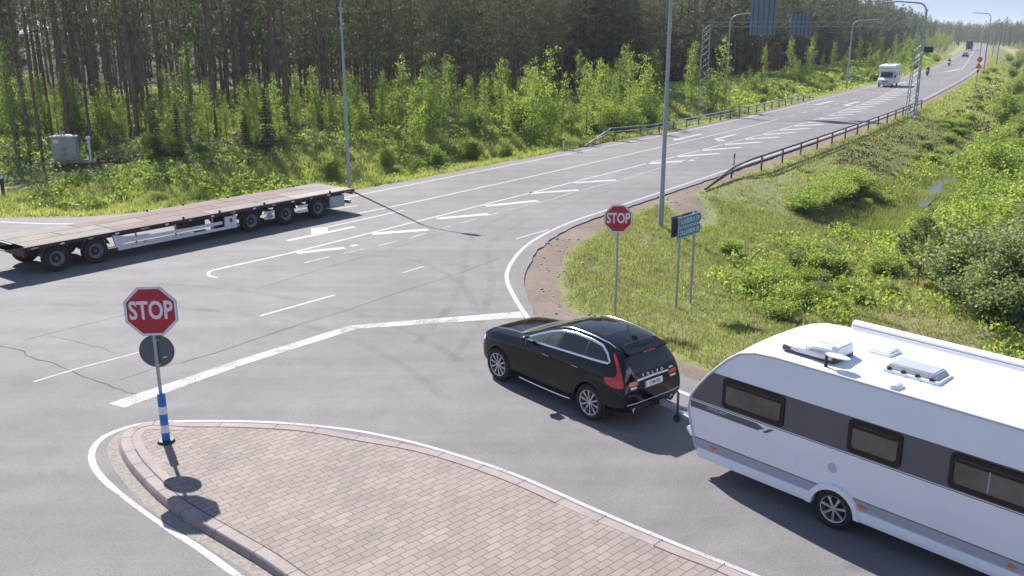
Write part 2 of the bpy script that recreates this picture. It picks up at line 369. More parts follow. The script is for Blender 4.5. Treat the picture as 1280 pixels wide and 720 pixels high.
def height(X,Y,info=None):
    X=np.asarray(X,float); Y=np.asarray(Y,float); s,D,dr,dl,ins,right=info or side_info(X,Y)
    hr=np.interp(dr,[p[0] for p in RP],[p[1] for p in RP])
    # near the side road the bank is shallower
    k=np.clip((s+6)/22,0,1); hr=hr*(.55+.45*k)
    hl=np.interp(dl,[p[0] for p in LP],[p[1] for p in LP]); hj=np.interp(dl,[p[0] for p in LJ],[p[1] for p in LJ])
    kj=np.clip((s+12)/14,0,1); hl=hj*(1-kj)+hl*kj
    h=np.where(right,hr,hl); d=np.where(right,dr,dl)
    h=h+(vn(X,Y,3.1,1)-.5)*.28*np.clip((d-1.5)/4,0,1)+(vn(X,Y,.9,2)-.5)*.10*np.clip((d-1.0)/2,0,1)
    h=np.where(ins,np.where(d<1.0,-.05,-.06),h)
    return h
def h1(x,y): return float(height(np.array([x]),np.array([y]))[0])
# ------------------------------------------------------------------ terrain sheet
sv=np.concatenate([np.linspace(-900,-60,10)[:-1],np.arange(-60,-25,1.5),np.arange(-25,70,.45),np.arange(70,140,1.0),np.arange(140,320,3),np.arange(320,720,8),np.linspace(730,3500,14)])
dv=np.concatenate([np.linspace(-3000,-90,12)[:-1],np.arange(-90,-40,2.5),np.arange(-40,-3,.35),np.arange(-3,4,.9),np.arange(4,24,.35),np.arange(24,60,1.2),np.arange(60,100,5),np.linspace(100,3000,12)])
S_,D_=np.meshgrid(sv,dv,indexing='ij'); base=np.where(S_<700,np.where(S_>60,KA(np.minimum(S_,97))*0+np.interp(S_,[60,95,125,170,244,413,700],[0,2.0,4.5,8.2,17,36,76]),0),76+(S_-700)*.14)
Xs=OX+S_*TX+(D_+base)*NX; Ys=OY+S_*TY+(D_+base)*NY
info=side_info(Xs.ravel(),Ys.ravel()); Z=height(Xs.ravel(),Ys.ravel(),info)
s_,D0,dr,dl,ins,right=info; X=Xs.ravel(); Y=Ys.ravel()
ni,nj=len(sv),len(dv); idx=np.arange(ni*nj).reshape(ni,nj)
Fq=np.stack([idx[:-1,:-1],idx[1:,:-1],idx[1:,1:],idx[:-1,1:]],-1).reshape(-1,4)[:,::-1]
gr=np.where(right,np.interp(dr,[0,.45,.95],[1,1,0]),np.interp(dl,[0,.25,.8],[1,.8,0]))
gr=np.maximum(gr,np.clip(np.interp(dr,[0,.75,1.3],[1,1,0])*np.where((Y<36)&(Y>22)&right,1,0),0,1))
rg=np.exp(-(((X-7.9)/1.1)**2+((Y-40.6)/3.4)**2))*.9; gr=np.maximum(gr,rg*.95)
gr=np.where(ins,1,gr)
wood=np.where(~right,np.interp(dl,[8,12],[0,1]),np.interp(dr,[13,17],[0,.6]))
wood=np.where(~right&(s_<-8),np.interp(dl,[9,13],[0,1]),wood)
drym=np.where(right,np.interp(s_,[12,24,400],[.12,.52,.48])*np.interp(dr,[1,3,9,12],[.6,1,.7,0]),np.interp(dl,[1.5,5],[.1,.25]))
mud=np.where(right&(dr>7.4)&(dr<10.6)&(s_>8),.3,0)
terr=fastmesh('ground',np.stack([X,Y,Z],1),Fq,M['terrain'],col=dict(gravel=gr,wood=wood,dry=drym,mud=mud),sm=True); tag(terr,kind='structure')
# asphalt
def sheet(name,poly,z,mat,kind='structure'):
    bm=bmesh.new(); f=bm.faces.new([bm.verts.new((x,y,z)) for x,y in poly]); bmesh.ops.triangulate(bm,faces=[f]); bmesh.ops.recalc_face_normals(bm,faces=bm.faces)
    for f in bm.faces:
        if f.normal.z<0: f.normal_flip()
    me=bpy.data.meshes.new(name); bm.to_mesh(me); bm.free(); me.materials.append(mat); o=link(bpy.data.objects.new(name,me)); o['kind']=kind; return o
def jitter_edge(poly,a=.05,step=.5):
    out=[]; r=random.Random(3)
    for i in range(len(poly)-1):
        p,q=Vector(poly[i]),Vector(poly[i+1]); L=(q-p).length
        n=max(1,int(L/step)) if p.length<75 else 1
        for k in range(n):
            v=p.lerp(q,k/n); out.append((v.x+r.uniform(-a,a),v.y+r.uniform(-a,a)))
    out.append(poly[-1]); return out
sheet('road',jitter_edge(right_edge)+[(-60,-4)]+jitter_edge(left_edge[::-1],.07),0,M['asphalt'])
# ribbons for markings
def ribbon(mb,pts,wd,z,closed=False,mat=None,dash=None):
    P=[Vector((p[0],p[1])) for p in pts]; n=len(P); vs=[];fs=[]
    for i in range(n):
        a=P[(i-1)%n] if (closed or i>0) else P[i]; b=P[(i+1)%n] if (closed or i<n-1) else P[i]
        d=(b-a).normalized(); nn=Vector((-d.y,d.x)); ww=wd[i] if isinstance(wd,(list,tuple)) else wd
        for sgn in (1,-1): q=P[i]+nn*ww/2*sgn; vs.append((q.x,q.y,z))
    for i in range(n if closed else n-1):
        j=(i+1)%n; fs.append((2*i,2*i+1,2*j+1,2*j))
    mb.add(vs,fs,mat)
def densify(pts,step=.6):
    out=[]
    n=len(pts)
    for i in range(n-1):
        p0=Vector(pts[max(i-1,0)]); p1=Vector(pts[i]); p2=Vector(pts[i+1]); p3=Vector(pts[min(i+2,n-1)])
        k=max(2,int((p2-p1).length/step))
        for j in range(k):
            t=j/k; out.append(tuple(.5*((2*p1)+(-p0+p2)*t+(2*p0-5*p1+4*p2-p3)*t*t+(-p0+3*p1-3*p2+p3)*t**3)))
    out.append(tuple(pts[-1])); return out
def kline(k,s0,s1,step=2,off=0): return [W(s,float(k(s))+off) for s in np.arange(s0,s1+.01,step)]
def mark(name,build,mat,z=.004):
    mb=MB(); build(mb); o=mb.build(name,mat,None,sm=None,fix=False); o['kind']='structure'
    me=o.data
    for p in me.polygons:
        if p.normal.z<0: p.flip()
    return o
Zm=.004
mark('edge_line',lambda mb:(ribbon(mb,kline(Kfar,-9,660),.13,Zm),ribbon(mb,densify([at(0,277.3),at(75,280),at(180,277)]),.13,Zm)),M['paint'])
nearpts=[W(s,float(Knear(s))) for s in [660,560,464,400,330,266,220,170,135,110,99,85,74.4,65,56,46,36,26,16,10,5]]+[at(*p) for p in [(760,262),(715,277),(677,294.5),(655,309.5),(640,327),(633,345),(640,366),(664,402),(700,427)]]+[(3.45,17.95),(5.4,15.6),(8.0,12.6),(12,8)]
mark('edge_line',lambda mb:ribbon(mb,densify(nearpts,.8),.13,Zm),M['paint'])
def lanes(mb):
    ribbon(mb,densify([at(407,284.5),at(450,275),at(504,263)]),.12,Zm)
    ribbon(mb,kline(KL,-6.7,46,2),.13,Zm)
    for s in np.arange(48.5,112,4.2): ribbon(mb,kline(KL,s,s+1.9,.9),.13,Zm)
    ribbon(mb,densify([at(410,262.5),at(447,257)]),.12,Zm)
    ribbon(mb,densify([at(325,395),at(418,369)]),.10,Zm); ribbon(mb,densify([at(503,341),at(530,333)]),.07,Zm)
    ribbon(mb,densify([at(645,298.5),at(686,287)]),.09,Zm)
mark('lane_line',lanes,M['paint'])
def centre(mb):
    a=[at(270,337),at(264,338.5),at(260,342),at(263,345.5),at(272,347)]
    ribbon(mb,densify(a,.15),.10,Zm); ribbon(mb,[at(270,337)]+kline(KA,-13.5,112,1.5),.13,Zm)
    for s in np.arange(112,128,5): pass
    ribbon(mb,kline(KC,176,640,4,.0),.16,Zm)
    for s in np.arange(118,172,6): ribbon(mb,kline(KC,s,s+2.6,1.3),.13,Zm)
mark('centre_line',centre,M['paint'])
def hatch(mb):
    px=[((465,292.5),(535,287)),((546,273.5),(611,267.5)),((607,257.5),(672,251)),((662,241.7),(724,237.5)),((717,228.7),(770,225))]
    for a,b in px: ribbon(mb,[at(*a),at(*b)],.40,Zm)
    for s in np.arange(13.6,104,3.75):
        s2=s+2.9; wdt=1.62 if s<70 else 1.62+(s-70)*.012
        ribbon(mb,[W(s,float(KA(s))-.1),W(s2,float(KA(s2))-wdt)],.46 if s<60 else .58,Zm)
mark('hatching',hatch,M['paint'])
mark('hatching',lambda mb:(ribbon(mb,[at(371,316.5),at(400,313),at(431,310)],.34,Zm),ribbon(mb,[at(438,308),at(447,306)],.2,Zm)),M['paint_worn'])
def lineB(mb):
    pts=densify([at(339,339),at(412,321),at(495,302),at(545,288),at(590,275),at(640,261.5),at(686,250),at(715,241),at(780,224),at(815,213),at(835,207),at(880,195.5)],.3)
    for i in range(0,len(pts)-4,5):
        X_=pts[i][0]
        if .08<((i*37)%100)/100 or X_>-1: ribbon(mb,pts[i:i+(6 if X_>-1 else 4)],.10,Zm)
mark('hatching_border',lineB,M['paint_thin'])
def worn(mb):
    L=[at(136,504.5),at(300,449.5),at(437,407)]; L2=[at(155,510),at(300,457.5),at(447,411)]
    vs=[(*L[0],Zm),(*L[1],Zm),(*L[2],Zm),(*at(650,389.5),Zm),(*L2[0],Zm),(*L2[1],Zm),(*L2[2],Zm),(*at(655,397),Zm)]
    mb.add(vs,[(4,5,1,0),(5,6,2,1),(6,7,3,2)])
mark('stop_line',worn,paint('half_worn_stop_line',(.44,.42,.43),.085))
mark('lane_line',lambda mb:ribbon(mb,densify([at(42,477.5),at(100,460),at(150,447),at(175,440)]),.08,Zm),M['paint_thin'])
# arrows on the lanes
def arrow(mb,s,D,heading,L=3.6,turn=0,wd=.16):
    # heading in road frame: +1 towards far, -1 towards camera side
    def Q(u,v): return (*W(s+u*heading,D+v*heading),Zm)
    mb.add([Q(-L/2,-wd/2),Q(L/2-1.2,-wd/2),Q(L/2-1.2,wd/2),Q(-L/2,wd/2)],[(0,1,2,3)])
    if turn==0: mb.add([Q(L/2-1.2,-.42),Q(L/2,0),Q(L/2-1.2,.42)],[(0,1,2)])
    else:
        mb.add([Q(L/2-1.2,-wd/2),Q(L/2-.7,turn*.5-wd/2),Q(L/2-.4,turn*.5),Q(L/2-1.2,wd/2+.2)],[(0,1,2,3)])
        mb.add([Q(L/2-1.3,turn*.45),Q(L/2-.1,turn*.45),Q(L/2-.6,turn*1.05)],[(0,1,2)])
def arr(mb):
    ribbon(mb,[at(359,301),at(443,283.5)],.24,Zm); q_=[at(389,285.5),at(410,284),at(409,291.5),at(389,294.5)]; mb.add([(*p,Zm+.0008) for p in q_],[(0,1,2,3)])
    s,D=SD(*at(859,171.5)); arrow(mb,s,D,-1,5,0,.3)
    s,D=SD(*at(903,172.0)); arrow(mb,s,D,-1,5,1,.3)
    s,D=SD(*at(1029,129.0)); arrow(mb,s,D,-1,7,-1,.45)
    s,D=SD(*at(1063,129.7)); arrow(mb,s,D,-1,7,1,.45)
    s,D=SD(*at(1126,104)); arrow(mb,s,D,-1,9,0,.6)
    s,D=SD(*at(1191,88)); arrow(mb,s,D,-1,16,0,.8)
mark('lane_arrow',arr,M['paint'])
# cracks and seams
def crack(mb,px,wd,jit,seed):
    r=random.Random(seed); pts=densify([at(*p) for p in px],.22)
    pts=[(p[0]+r.uniform(-jit,jit),p[1]+r.uniform(-jit,jit)) for p in pts]; ribbon(mb,pts,[wd*r.uniform(.5,1.4) for _ in pts],.0025)
def cracks(mb):
    crack(mb,[(0,433),(24,437),(40,447),(66,454),(90,464),(115,474),(135,480),(150,487),(168,493),(190,497)],.030,.035,1)
    crack(mb,[(60,420),(100,428),(145,441)],.012,.03,11)
    crack(mb,[(30,425),(130,400),(230,377)],.012,.02,2); crack(mb,[(150,475),(190,462),(270,441),(340,417),(420,392),(510,362),(570,343),(625,322)],.017,.015,3)
    crack(mb,[(320,361),(420,331),(500,308),(560,290)],.012,.015,4); crack(mb,[(225,455),(330,420),(400,396)],.010,.015,5)
    crack(mb,[(910,152),(935,154.5),(985,157)],.05,.03,6)  # dark line drawn along the gantry's cast shadow, not a crack
mark('road_crack_and_shadow',cracks,M['crack'])
def tyre_mat():
    m,t,b=newmat('faint_tyre_mark'); g=N(t,'ShaderNodeNewGeometry').outputs['Position']; n1=noise(t,1.3,5,.7,vec=g); n2=noise(t,20,3,.8,vec=g)
    b.inputs['Base Color'].default_value=(.075,.072,.074,1); b.inputs['Roughness'].default_value=.8
    t.links.new(math_(t,'MULTIPLY',ramp(t,n1,[(.38,.0),(.72,.22)]),ramp(t,n2,[(.3,.5),(.7,1)])),b.inputs['Alpha']); return m
def tyres(mb):
    for px in ([(560,500),(500,455),(440,425),(350,400),(230,385),(60,380)],[(600,470),(545,432),(480,402),(380,376),(250,358),(80,352)],[(560,455),(600,400),(615,350),(610,310),(640,285),(700,258),(800,228)],[(520,430),(560,385),(580,340),(585,305),(620,275),(690,248),(790,215)],[(250,330),(380,318),(500,322),(570,350),(600,400),(610,440)]):
        ribbon(mb,densify([at(*p) for p in px],.4),.24,.0016+.0001*len(mb.f)%.0008)
mark('tyre_marks',tyres,tyre_mat())
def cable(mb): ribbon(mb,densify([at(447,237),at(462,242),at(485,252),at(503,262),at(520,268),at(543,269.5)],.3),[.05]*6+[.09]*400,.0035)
# dark ribbon in the shape of the lamp post's cast shadow; not placed
# ------------------------------------------------------------------ traffic island (ground slab of the place)
isl_px=[(345,722),(280,681),(215,641),(172,601),(153,574),(149,556),(163,541),(195,533),(240,530.5),(300,531),(382,538)]
KZ=.13
left=[at(*p) for p in isl_px[:8]]
far_=[at(*p,KZ) for p in [(240,527),(300,527.5),(380,532),(450,543.5),(540,560.5),(640,593),(740,637),(845,681),(940,719)]]
isl=densify([(left[0][0]+1.9,left[0][1]-1.9)]+left+far_+[(far_[-1][0]+2.2,far_[-1][1]-2.3)],.25)
isl_poly=isl+[(isl[-1][0]-1,isl[-1][1]-1.5),(isl[0][0]+.8,isl[0][1]-.8)]
def offset(poly,d):
    n=len(poly); out=[]
    for i in range(n):
        a,p,b=Vector(poly[i-1]),Vector(poly[i]),Vector(poly[(i+1)%n]); t=(b-a).normalized(); nn=Vector((t.y,-t.x)); out.append((p.x+nn.x*d,p.y+nn.y*d))
    return out
area=sum(isl_poly[i-1][0]*isl_poly[i][1]-isl_poly[i][0]*isl_poly[i-1][1] for i in range(len(isl_poly)))
sg=1 if area<0 else -1   # clockwise -> right normal is inward
ring=[offset(isl_poly,sg*d) for d in (0,.03,.05,.22,.24)]
mb=MB(); n=len(isl_poly)
zs=[-.02,KZ-.02,KZ,KZ,KZ-.02]
vs=[(x,y,z) for rg_,z in zip(ring,zs) for x,y in rg_]
fs=[(k*n+i,k*n+(i+1)%n,(k+1)*n+(i+1)%n,(k+1)*n+i) for k in range(4) for i in range(n)]
mb.add(vs,fs); kb=mb.build('kerb',M['kerb'],None,40); kb['kind']='structure'
sheet('island_paving',offset(isl_poly,sg*.12),KZ-.006,M['pavers'])
mb=MB(); r1=offset(isl_poly,sg*.25); r2=offset(isl_poly,sg*.40)
# second arc row at the nose
def near_nose(p): return p[0]<-5.9 and p[1]>12.2
ii=[i for i in range(n) if near_nose(isl_poly[i])]
for a,b in zip(ii[:-1],ii[1:]):
    mb.add([(*r1[a],KZ-.001),(*r1[b],KZ-.001),(*r2[b],KZ-.001),(*r2[a],KZ-.001)],[(0,1,2,3)])
o=mb.build('kerb_inner_row',M['kerb'],None,None); o['kind']='structure'
# kerb joints
mb=MB(); acc=0
for i in range(len(isl)-1):
    acc+=math.dist(isl[i],isl[i+1])
    if acc>.78 or (near_nose(isl[i]) and acc>.38):
        acc=0; a=Vector(ring[0][i]); b=Vector(ring[4][i]); d=(b-a).normalized(); t=Vector((-d.y,d.x))*.006; a=a-d*.003
        mb.add([(*(a-t),0),(*(a+t),0),(*(a+t),KZ),(*(a-t),KZ)],[(0,1,2,3)])
        mb.add([(*(a-t),KZ+.0015),(*(a+t),KZ+.0015),(*(b+t),KZ+.0015),(*(b-t),KZ+.0015)],[(0,1,2,3)])
# gap between kerb and paving
g1=offset(isl_poly,sg*.226); g2=offset(isl_poly,sg*.242)
for i in range(len(isl)-1):
    if (i//7)%5!=4: mb.add([(*g1[i],KZ-.002),(*g1[i+1],KZ-.002),(*g2[i+1],KZ-.002),(*g2[i],KZ-.002)],[(0,1,2,3)])
o=mb.build('kerb_joints',M['crack'],None,None,fix=False); o['kind']='structure'
# white line round the island
wl=[at(*p) for p in [(330,740),(300,722),(250,686),(200,654),(160,625),(130,600),(116,580),(116,562),(130,546),(160,534),(190,528.5),(230,526.5),(330,527.5),(420,535),(480,545),(540,559.5),(640,592),(740,635.5),(845,680),(945,720),(1010,749)]]
wd_=densify(wl,.3)
mark('island_edge_line',lambda mb:ribbon(mb,wd_,[.115 if p[0]<-6.6 or p[1]<12.5 and p[0]<-3 else .085 for p in wd_],Zm),M['paint'])
# gravelly strip between line and kerb at the nose
gut=offset(isl_poly,-sg*.10)
mb=MB()
g0=offset(isl_poly,-sg*.003); g3=offset(isl_poly,-sg*.20)
ii=[i for i in range(2,len(isl)-2) if isl[i][0]<-2.6 and (isl[i][1]<16.2)]
for a,b in zip(ii[:-1],ii[1:]):
    if b==a+1: mb.add([(*g0[a],.0022),(*g0[b],.0022),(*g3[b],.0022),(*g3[a],.0022)],[(0,1,2,3)])
o=mb.build('gutter_grit',simple('gutter_sand',(.25,.225,.20),.95,0,.35,14,coord='Object'),None,None); o['kind']='structure'
# thin summer haze over the whole place, added partly to lift forest darks
hzb=MB(); hzb.box((0,600,21),(9000,9000,58)); hz_=hzb.build('haze',None,None,None); tag(hz_,kind='stuff'); hz_['label']='thin pale haze in the air'; hz_['category']='haze'
hm,ht,hb_=newmat('haze_air'); ht.nodes.remove(hb_); pv=N(ht,'ShaderNodeVolumePrincipled'); pv.inputs['Color'].default_value=(.86,.90,1,1); pv.inputs['Density'].default_value=.00024; pv.inputs['Anisotropy'].default_value=.3
ht.links.new(pv.outputs[0],ht.nodes['Material Output'].inputs['Volume']); hz_.data.materials.clear(); hz_.data.materials.append(hm)
# ================================================================== plants
def leaf_quads(P,size,r,flat=.0,elong=1.6):
    """P: centres; size array; returns verts, quads (rhombic leaves with random facing)"""
    n=len(P); d=r.normal(size=(n,3)); d/=np.linalg.norm(d,axis=1)[:,None]
    e=r.normal(size=(n,3)); e[:,2]*=(1-flat); e-=d*(e*d).sum(1)[:,None]; e/=np.linalg.norm(e,axis=1)[:,None]
    s=np.asarray(size)[:,None]; V=np.stack([P-d*s*elong/2,P+e*s/2,P+d*s*elong/2,P-e*s/2],1).reshape(-1,3)
    F=np.arange(4*n).reshape(n,4); return V,F
def needle_tufts(P,Dv,size,r,k=6,width=.10,spread=.9):
    """tufts of thin blades radiating round direction Dv"""
    n=len(P); P=np.repeat(P,k,0); D=np.repeat(Dv,k,0)+r.normal(size=(n*k,3))*spread; D/=np.linalg.norm(D,axis=1)[:,None]
    s=np.repeat(size,k)[:,None]; e=np.cross(D,r.normal(size=(n*k,3))); e/=np.linalg.norm(e,axis=1)[:,None]
    V=np.stack([P-e*s*width/2,P+e*s*width/2,P+D*s+e*s*width*.25],1).reshape(-1,3)
    F=np.arange(3*n*k).reshape(-1,3); return V,F
def branch_path(p0,d0,L,r,droop=0,n=4,wob=.12):
    pts=[p0]; d=d0.copy()
    for i in range(n):
        d=d+Vector((r.uniform(-wob,wob),r.uniform(-wob,wob),droop+r.uniform(-wob,wob)*.5)); d.normalize(); pts.append(pts[-1]+d*L/n)
    return pts
def make_pine(seed,H,crown0,spread,dens,bare=True):
    r=random.Random(seed); q=np.random.default_rng(seed)
    t=MB(); lean=Vector((r.uniform(-.02,.02),r.uniform(-.02,.02),0)); rb=H*.0062+.02
    pts=[Vector((0,0,-.3))+lean*0]; k=9
    for i in range(1,k+1): pts.append(Vector((lean.x*H*i/k+r.uniform(-.05,.05),lean.y*H*i/k+r.uniform(-.05,.05),H*i/k)))
    t.tube(pts,[rb*(1.18 if i==0 else (1-.86*(i/k)**1.15)) for i in range(k+1)],8)
    def stem(z):
        f=z/H*k; i=min(int(f),k-1); return pts[i].lerp(pts[i+1],f-i)
    # bare dead twigs low on the trunk
    nd=r.randint(16,26)
    for _ in range(nd):
        z=r.uniform(.12,.98)*crown0*H; a=r.uniform(0,6.28); L=r.uniform(.3,1.5)*(.5+z/H)
        bp=branch_path(stem(z),Vector((math.cos(a),math.sin(a),r.uniform(-.25,.25))),L,r,-.05,3,.15); t.tube(bp,[.022,.015,.010,.004],4,cap=False)
    C_=[];Dd=[]
    nb=int(dens*(1-crown0)*H*2.6)
    for i in range(nb):
        u=(i+r.random())/nb; z=H*(crown0+(1-crown0)*u*.985); a=i*2.4+r.uniform(-.5,.5)
        prof=(.55+.75*math.sin(min(1,u*1.6+.12)*math.pi*.5))*(1-u**2.2)+.12
        L=spread*prof*r.uniform(.55,1.15); up=.1+.5*u+r.uniform(-.15,.2)
        bp=branch_path(stem(z),Vector((math.cos(a),math.sin(a),up)),L,r,.03,4,.16)
        t.tube(bp,[.035*(1-u*.6),.026*(1-u*.6),.018,.010,.004],4,cap=False)
        m=int(5+L*13)
        for j in range(m):
            f=(.3+.7*r.random()**.7)*4; b=min(int(f),3); p=bp[b].lerp(bp[b+1],f-b); dd=(bp[b+1]-bp[b]).normalized()
            off=Vector((r.gauss(0,.17),r.gauss(0,.17),r.gauss(.04,.10)))*(.5+L*.4); C_.append(p+off); Dd.append(dd*.5+Vector((off.x,off.y,abs(off.z)+.2)))
    P=np.array([tuple(c) for c in C_]); D=np.array([tuple(c) for c in Dd]); sz=q.uniform(.16,.30,len(P))
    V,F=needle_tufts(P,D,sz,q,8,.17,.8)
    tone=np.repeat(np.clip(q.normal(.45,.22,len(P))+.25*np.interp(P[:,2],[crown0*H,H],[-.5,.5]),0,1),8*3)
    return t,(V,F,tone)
def make_spruce(seed,H,spread):
    r=random.Random(seed); q=np.random.default_rng(seed); t=MB(); t.tube([(0,0,-.3),(0,0,H*.5),(0,0,H)],[H*.011+.02,H*.006,.01],7)
    C_=[];Dd=[]; z=H*.06; 
    while z<H*.99:
        L=spread*(1-z/H)**.85+.12; nb=r.randint(6,9); a0=r.random()*6
        for k in range(nb):
            a=a0+k*6.283/nb+r.uniform(-.25,.25); l=L*r.uniform(.7,1.12); bp=branch_path(Vector((0,0,z)),Vector((math.cos(a),math.sin(a),.12)),l,r,-.10,3,.08)
            t.tube(bp,[.02,.014,.008,.003],3,cap=False)
            for j in range(int(3+l*12)):
                f=(.12+.88*r.random())*3; b=min(int(f),2); p=bp[b].lerp(bp[b+1],f-b)+Vector((r.gauss(0,.09),r.gauss(0,.09),r.gauss(-.03,.06))); C_.append(p); Dd.append((bp[b+1]-bp[b]).normalized()*.8+Vector((0,0,.1)))
        z+=.30+.02*H*r.random()
    P=np.array([tuple(c) for c in C_]); D=np.array([tuple(c) for c in Dd]); V,F=needle_tufts(P,D,q.uniform(.14,.26,len(P)),q,6,.2,.7)
    return t,(V,F,np.repeat(np.clip(q.normal(.45,.2,len(P)),0,1),18))
def make_birch(seed,H,spread,leaves,size=.072,multi=1,low=.08,round_=False):
    r=random.Random(seed); q=np.random.default_rng(seed); t=MB(); C_=[]
    for s in range(multi):
        a=r.uniform(0,6.28); out=(0 if multi==1 else r.uniform(.05,.35)); hh=H*(1 if s==0 else r.uniform(.55,.95))
        p0=Vector((math.cos(a)*out*.6,math.sin(a)*out*.6,-.15)); d=Vector((math.cos(a)*out,math.sin(a)*out,1)).normalized()
        st=branch_path(p0,d,hh,r,.04,7,.05); rr=(.012+.0075*hh)*(1 if multi==1 else .7); t.tube(st,[rr*(1-.88*i/7) for i in range(8)],6)
        nb=int((11+hh*6.0)*(1 if multi==1 else .6))
        for i in range(nb):
            u=low+(1-low)*(i+r.random())/nb; f=u*7; b=min(int(f),6); p=st[b].lerp(st[b+1],f-b); aa=i*2.4+r.uniform(-.6,.6)
            prof=(math.sin(math.pi*min(1,max(0,u))**.75)**.8 if round_ else (1-u)**.62*min(1,(u-low+.18)*2.6))+.10
            L=spread*prof*r.uniform(.45,1.25); bp=branch_path(p,Vector((math.cos(aa),math.sin(aa),r.uniform(.5,1.1))),L,r,-.02,3,.18)
            t.tube(bp,[rr*.32,rr*.22,rr*.13,.003],3,cap=False)
            m=max(3,int(leaves*1.45*L)); 
            # leaves sit in small sprays along the branch
            for j in range(max(1,m//7)):
                f2=(.2+.8*r.random())*3; b2=min(int(f2),2); c=bp[b2].lerp(bp[b2+1],f2-b2)+Vector((r.gauss(0,.16),r.gauss(0,.16),r.gauss(0,.13)))*(.4+L*.4)
                for _ in range(7): C_.append((c.x+r.gauss(0,.09),c.y+r.gauss(0,.09),c.z+r.gauss(0,.09)))
    P=np.array(C_); P[:,2]=np.maximum(P[:,2],.03); V,F=leaf_quads(P,q.uniform(.6,1.25,len(P))*size,q,.2)
    rad=np.hypot(P[:,0],P[:,1]); tone=np.clip(q.normal(.5,.22,len(P)),0,1)
    return t,(V,F,np.repeat(tone,4))
class Species:
    def __init__(s,builds,leaf,bark_,trunkname='trunk',crownname='crown'):
        s.v=[]
        for t,(V,F,tone) in builds:
            me=fastmesh(crownname,V,F,leaf,col=tone,linkit=False)
            o=t.build(trunkname,bark_,None,60,fix=False); tm=o.data; bpy.data.objects.remove(o); s.v.append((tm,me,(t,V,F,tone)))
        s.tn=trunkname; s.cn=crownname
    def put(s,name,label,cat,group,x,y,sc,i,rz=None,z=None,sxy=None,first=[None]):
        z=h1(x,y) if z is None else z
        root=bpy.data.objects.new(name,None); C.objects.link(root); root.location=(x,y,z); root.rotation_euler=(0,0,rz if rz is not None else rnd.uniform(0,6.28))
        sx=sc*(sxy or 1); root.scale=(sx,sx,sc); root.empty_display_size=.3
        tag(root,label,cat,group); tm,cm,_=s.v[i%len(s.v)]
        for nm,me in ((s.tn,tm),(s.cn,cm)):
            o=bpy.data.objects.new(nm,me); C.objects.link(o); o.parent=root
        return root
def proj(x,y,z):
    dz=CH-z; d=y*CP+dz*SP; return (640+FPX*x/d,360+FPX*(dz*CP-y*SP)/d,d) if d>.5 else (9999,9999,d)
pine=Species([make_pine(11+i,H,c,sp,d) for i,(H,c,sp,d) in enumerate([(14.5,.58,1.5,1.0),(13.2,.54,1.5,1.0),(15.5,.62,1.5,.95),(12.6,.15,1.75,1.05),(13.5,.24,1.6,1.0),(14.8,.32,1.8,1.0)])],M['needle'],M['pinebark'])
spruce=Species([make_spruce(31,11,1.9),make_spruce(32,8,1.5)],M['spruceneedle'],M['twig'])
birch=Species([make_birch(41,6.0,1.35,52,low=.14),make_birch(42,5.2,1.2,54,multi=2,low=.12),make_birch(43,7.0,1.45,46,low=.18),make_birch(44,4.4,1.15,60,multi=3,low=.1),make_birch(45,6.4,1.05,56,low=.15)],M['birchleaf'],M['birchbark'])
willow=Species([make_birch(51,2.9,1.35,95,.072,5,.05,True),make_birch(52,3.6,1.5,85,.076,5,.05,True),make_birch(53,2.2,1.2,105,.068,6,.03,True)],M['willowleaf'],M['twig'],'stems','foliage')
twillow=Species([make_birch(55,5.2,1.9,80,.072,6,.04,True),make_birch(56,4.4,1.8,85,.072,7,.03,True)],M['willowleaf'],M['twig'],'stems','foliage')
gwillow=Species([make_birch(61,2.4,1.3,110,.065,6,.03,True),make_birch(62,1.7,1.1,125,.06,7,.03,True)],M['greyleaf'],M['twig'],'stems','foliage')
bush=Species([make_birch(71,1.2,.85,130,.065,7,.02,True),make_birch(72,.9,.75,140,.06,8,.02,True)],M['willowleaf'],M['twig'],'stems','foliage')
ypine=Species([make_pine(81,3.2,.06,.95,2.6)],M['needle'],M['pinebark'])
# ---- forest beyond the main road: candidates in the road frame
cand=[]
for s in np.arange(-62,560,2.7):
    dmax=58 if s<120 else 62
    for d in np.arange(17.5,dmax,2.75):
        if s>150 and rnd.random()<.35: continue
        ss=s+rnd.uniform(-1.15,1.15); dd=d+rnd.uniform(-1.1,1.1)
        if ss<-12: dd+=np.interp(ss,[-62,-30,-12],[14,10,2.0])
        x,y=W(ss,float(Kfar(ss))+dd); p=proj(x,y,6)
        if p[2]<5 or p[0]<-160 or p[0]>1330: continue
        pb_=proj(x,y,.5)
        if pb_[0]<420 and pb_[1]>192: continue
        cand.append((p[2]*(1+.004*dd),x,y,ss,dd))
# right-hand forest far along the ditch
for s in np.arange(150,560,4.5):
    for d in np.arange(26,70,4.6):
        ss=s+rnd.uniform(-1.5,1.5); dd=d+rnd.uniform(-1.5,1.5)+np.interp(ss,[150,260],[16,0]); x,y=W(ss,float(Knear(ss))-dd); p=proj(x,y,6)
        if p[0]>1420 or p[0]<0: continue
        cand.append((p[2]*(1+.004*dd),x,y,ss,-dd))
cand.sort(); near_t=cand[:298]; far_t=cand[298:]
for k,(dist,x,y,ss,dd) in enumerate(near_t):
    g='pines of the forest beyond the main road'
    edge=dd<21
    lab=('tall slender pine with bare trunk in the front row of the forest beyond the road' if edge else 'tall slender pine with bare trunk standing deep inside the forest beyond the road')
    pine.put('pine_tree',lab,'pine tree',('front row pines of the forest' if edge else 'pines deep inside the forest'),x,y,rnd.uniform(.82,1.08),(rnd.choice([0,1,2,0,1,2,5]) if (ss<14 and dd>0) else rnd.choice([1,3,4,5,3,4])))
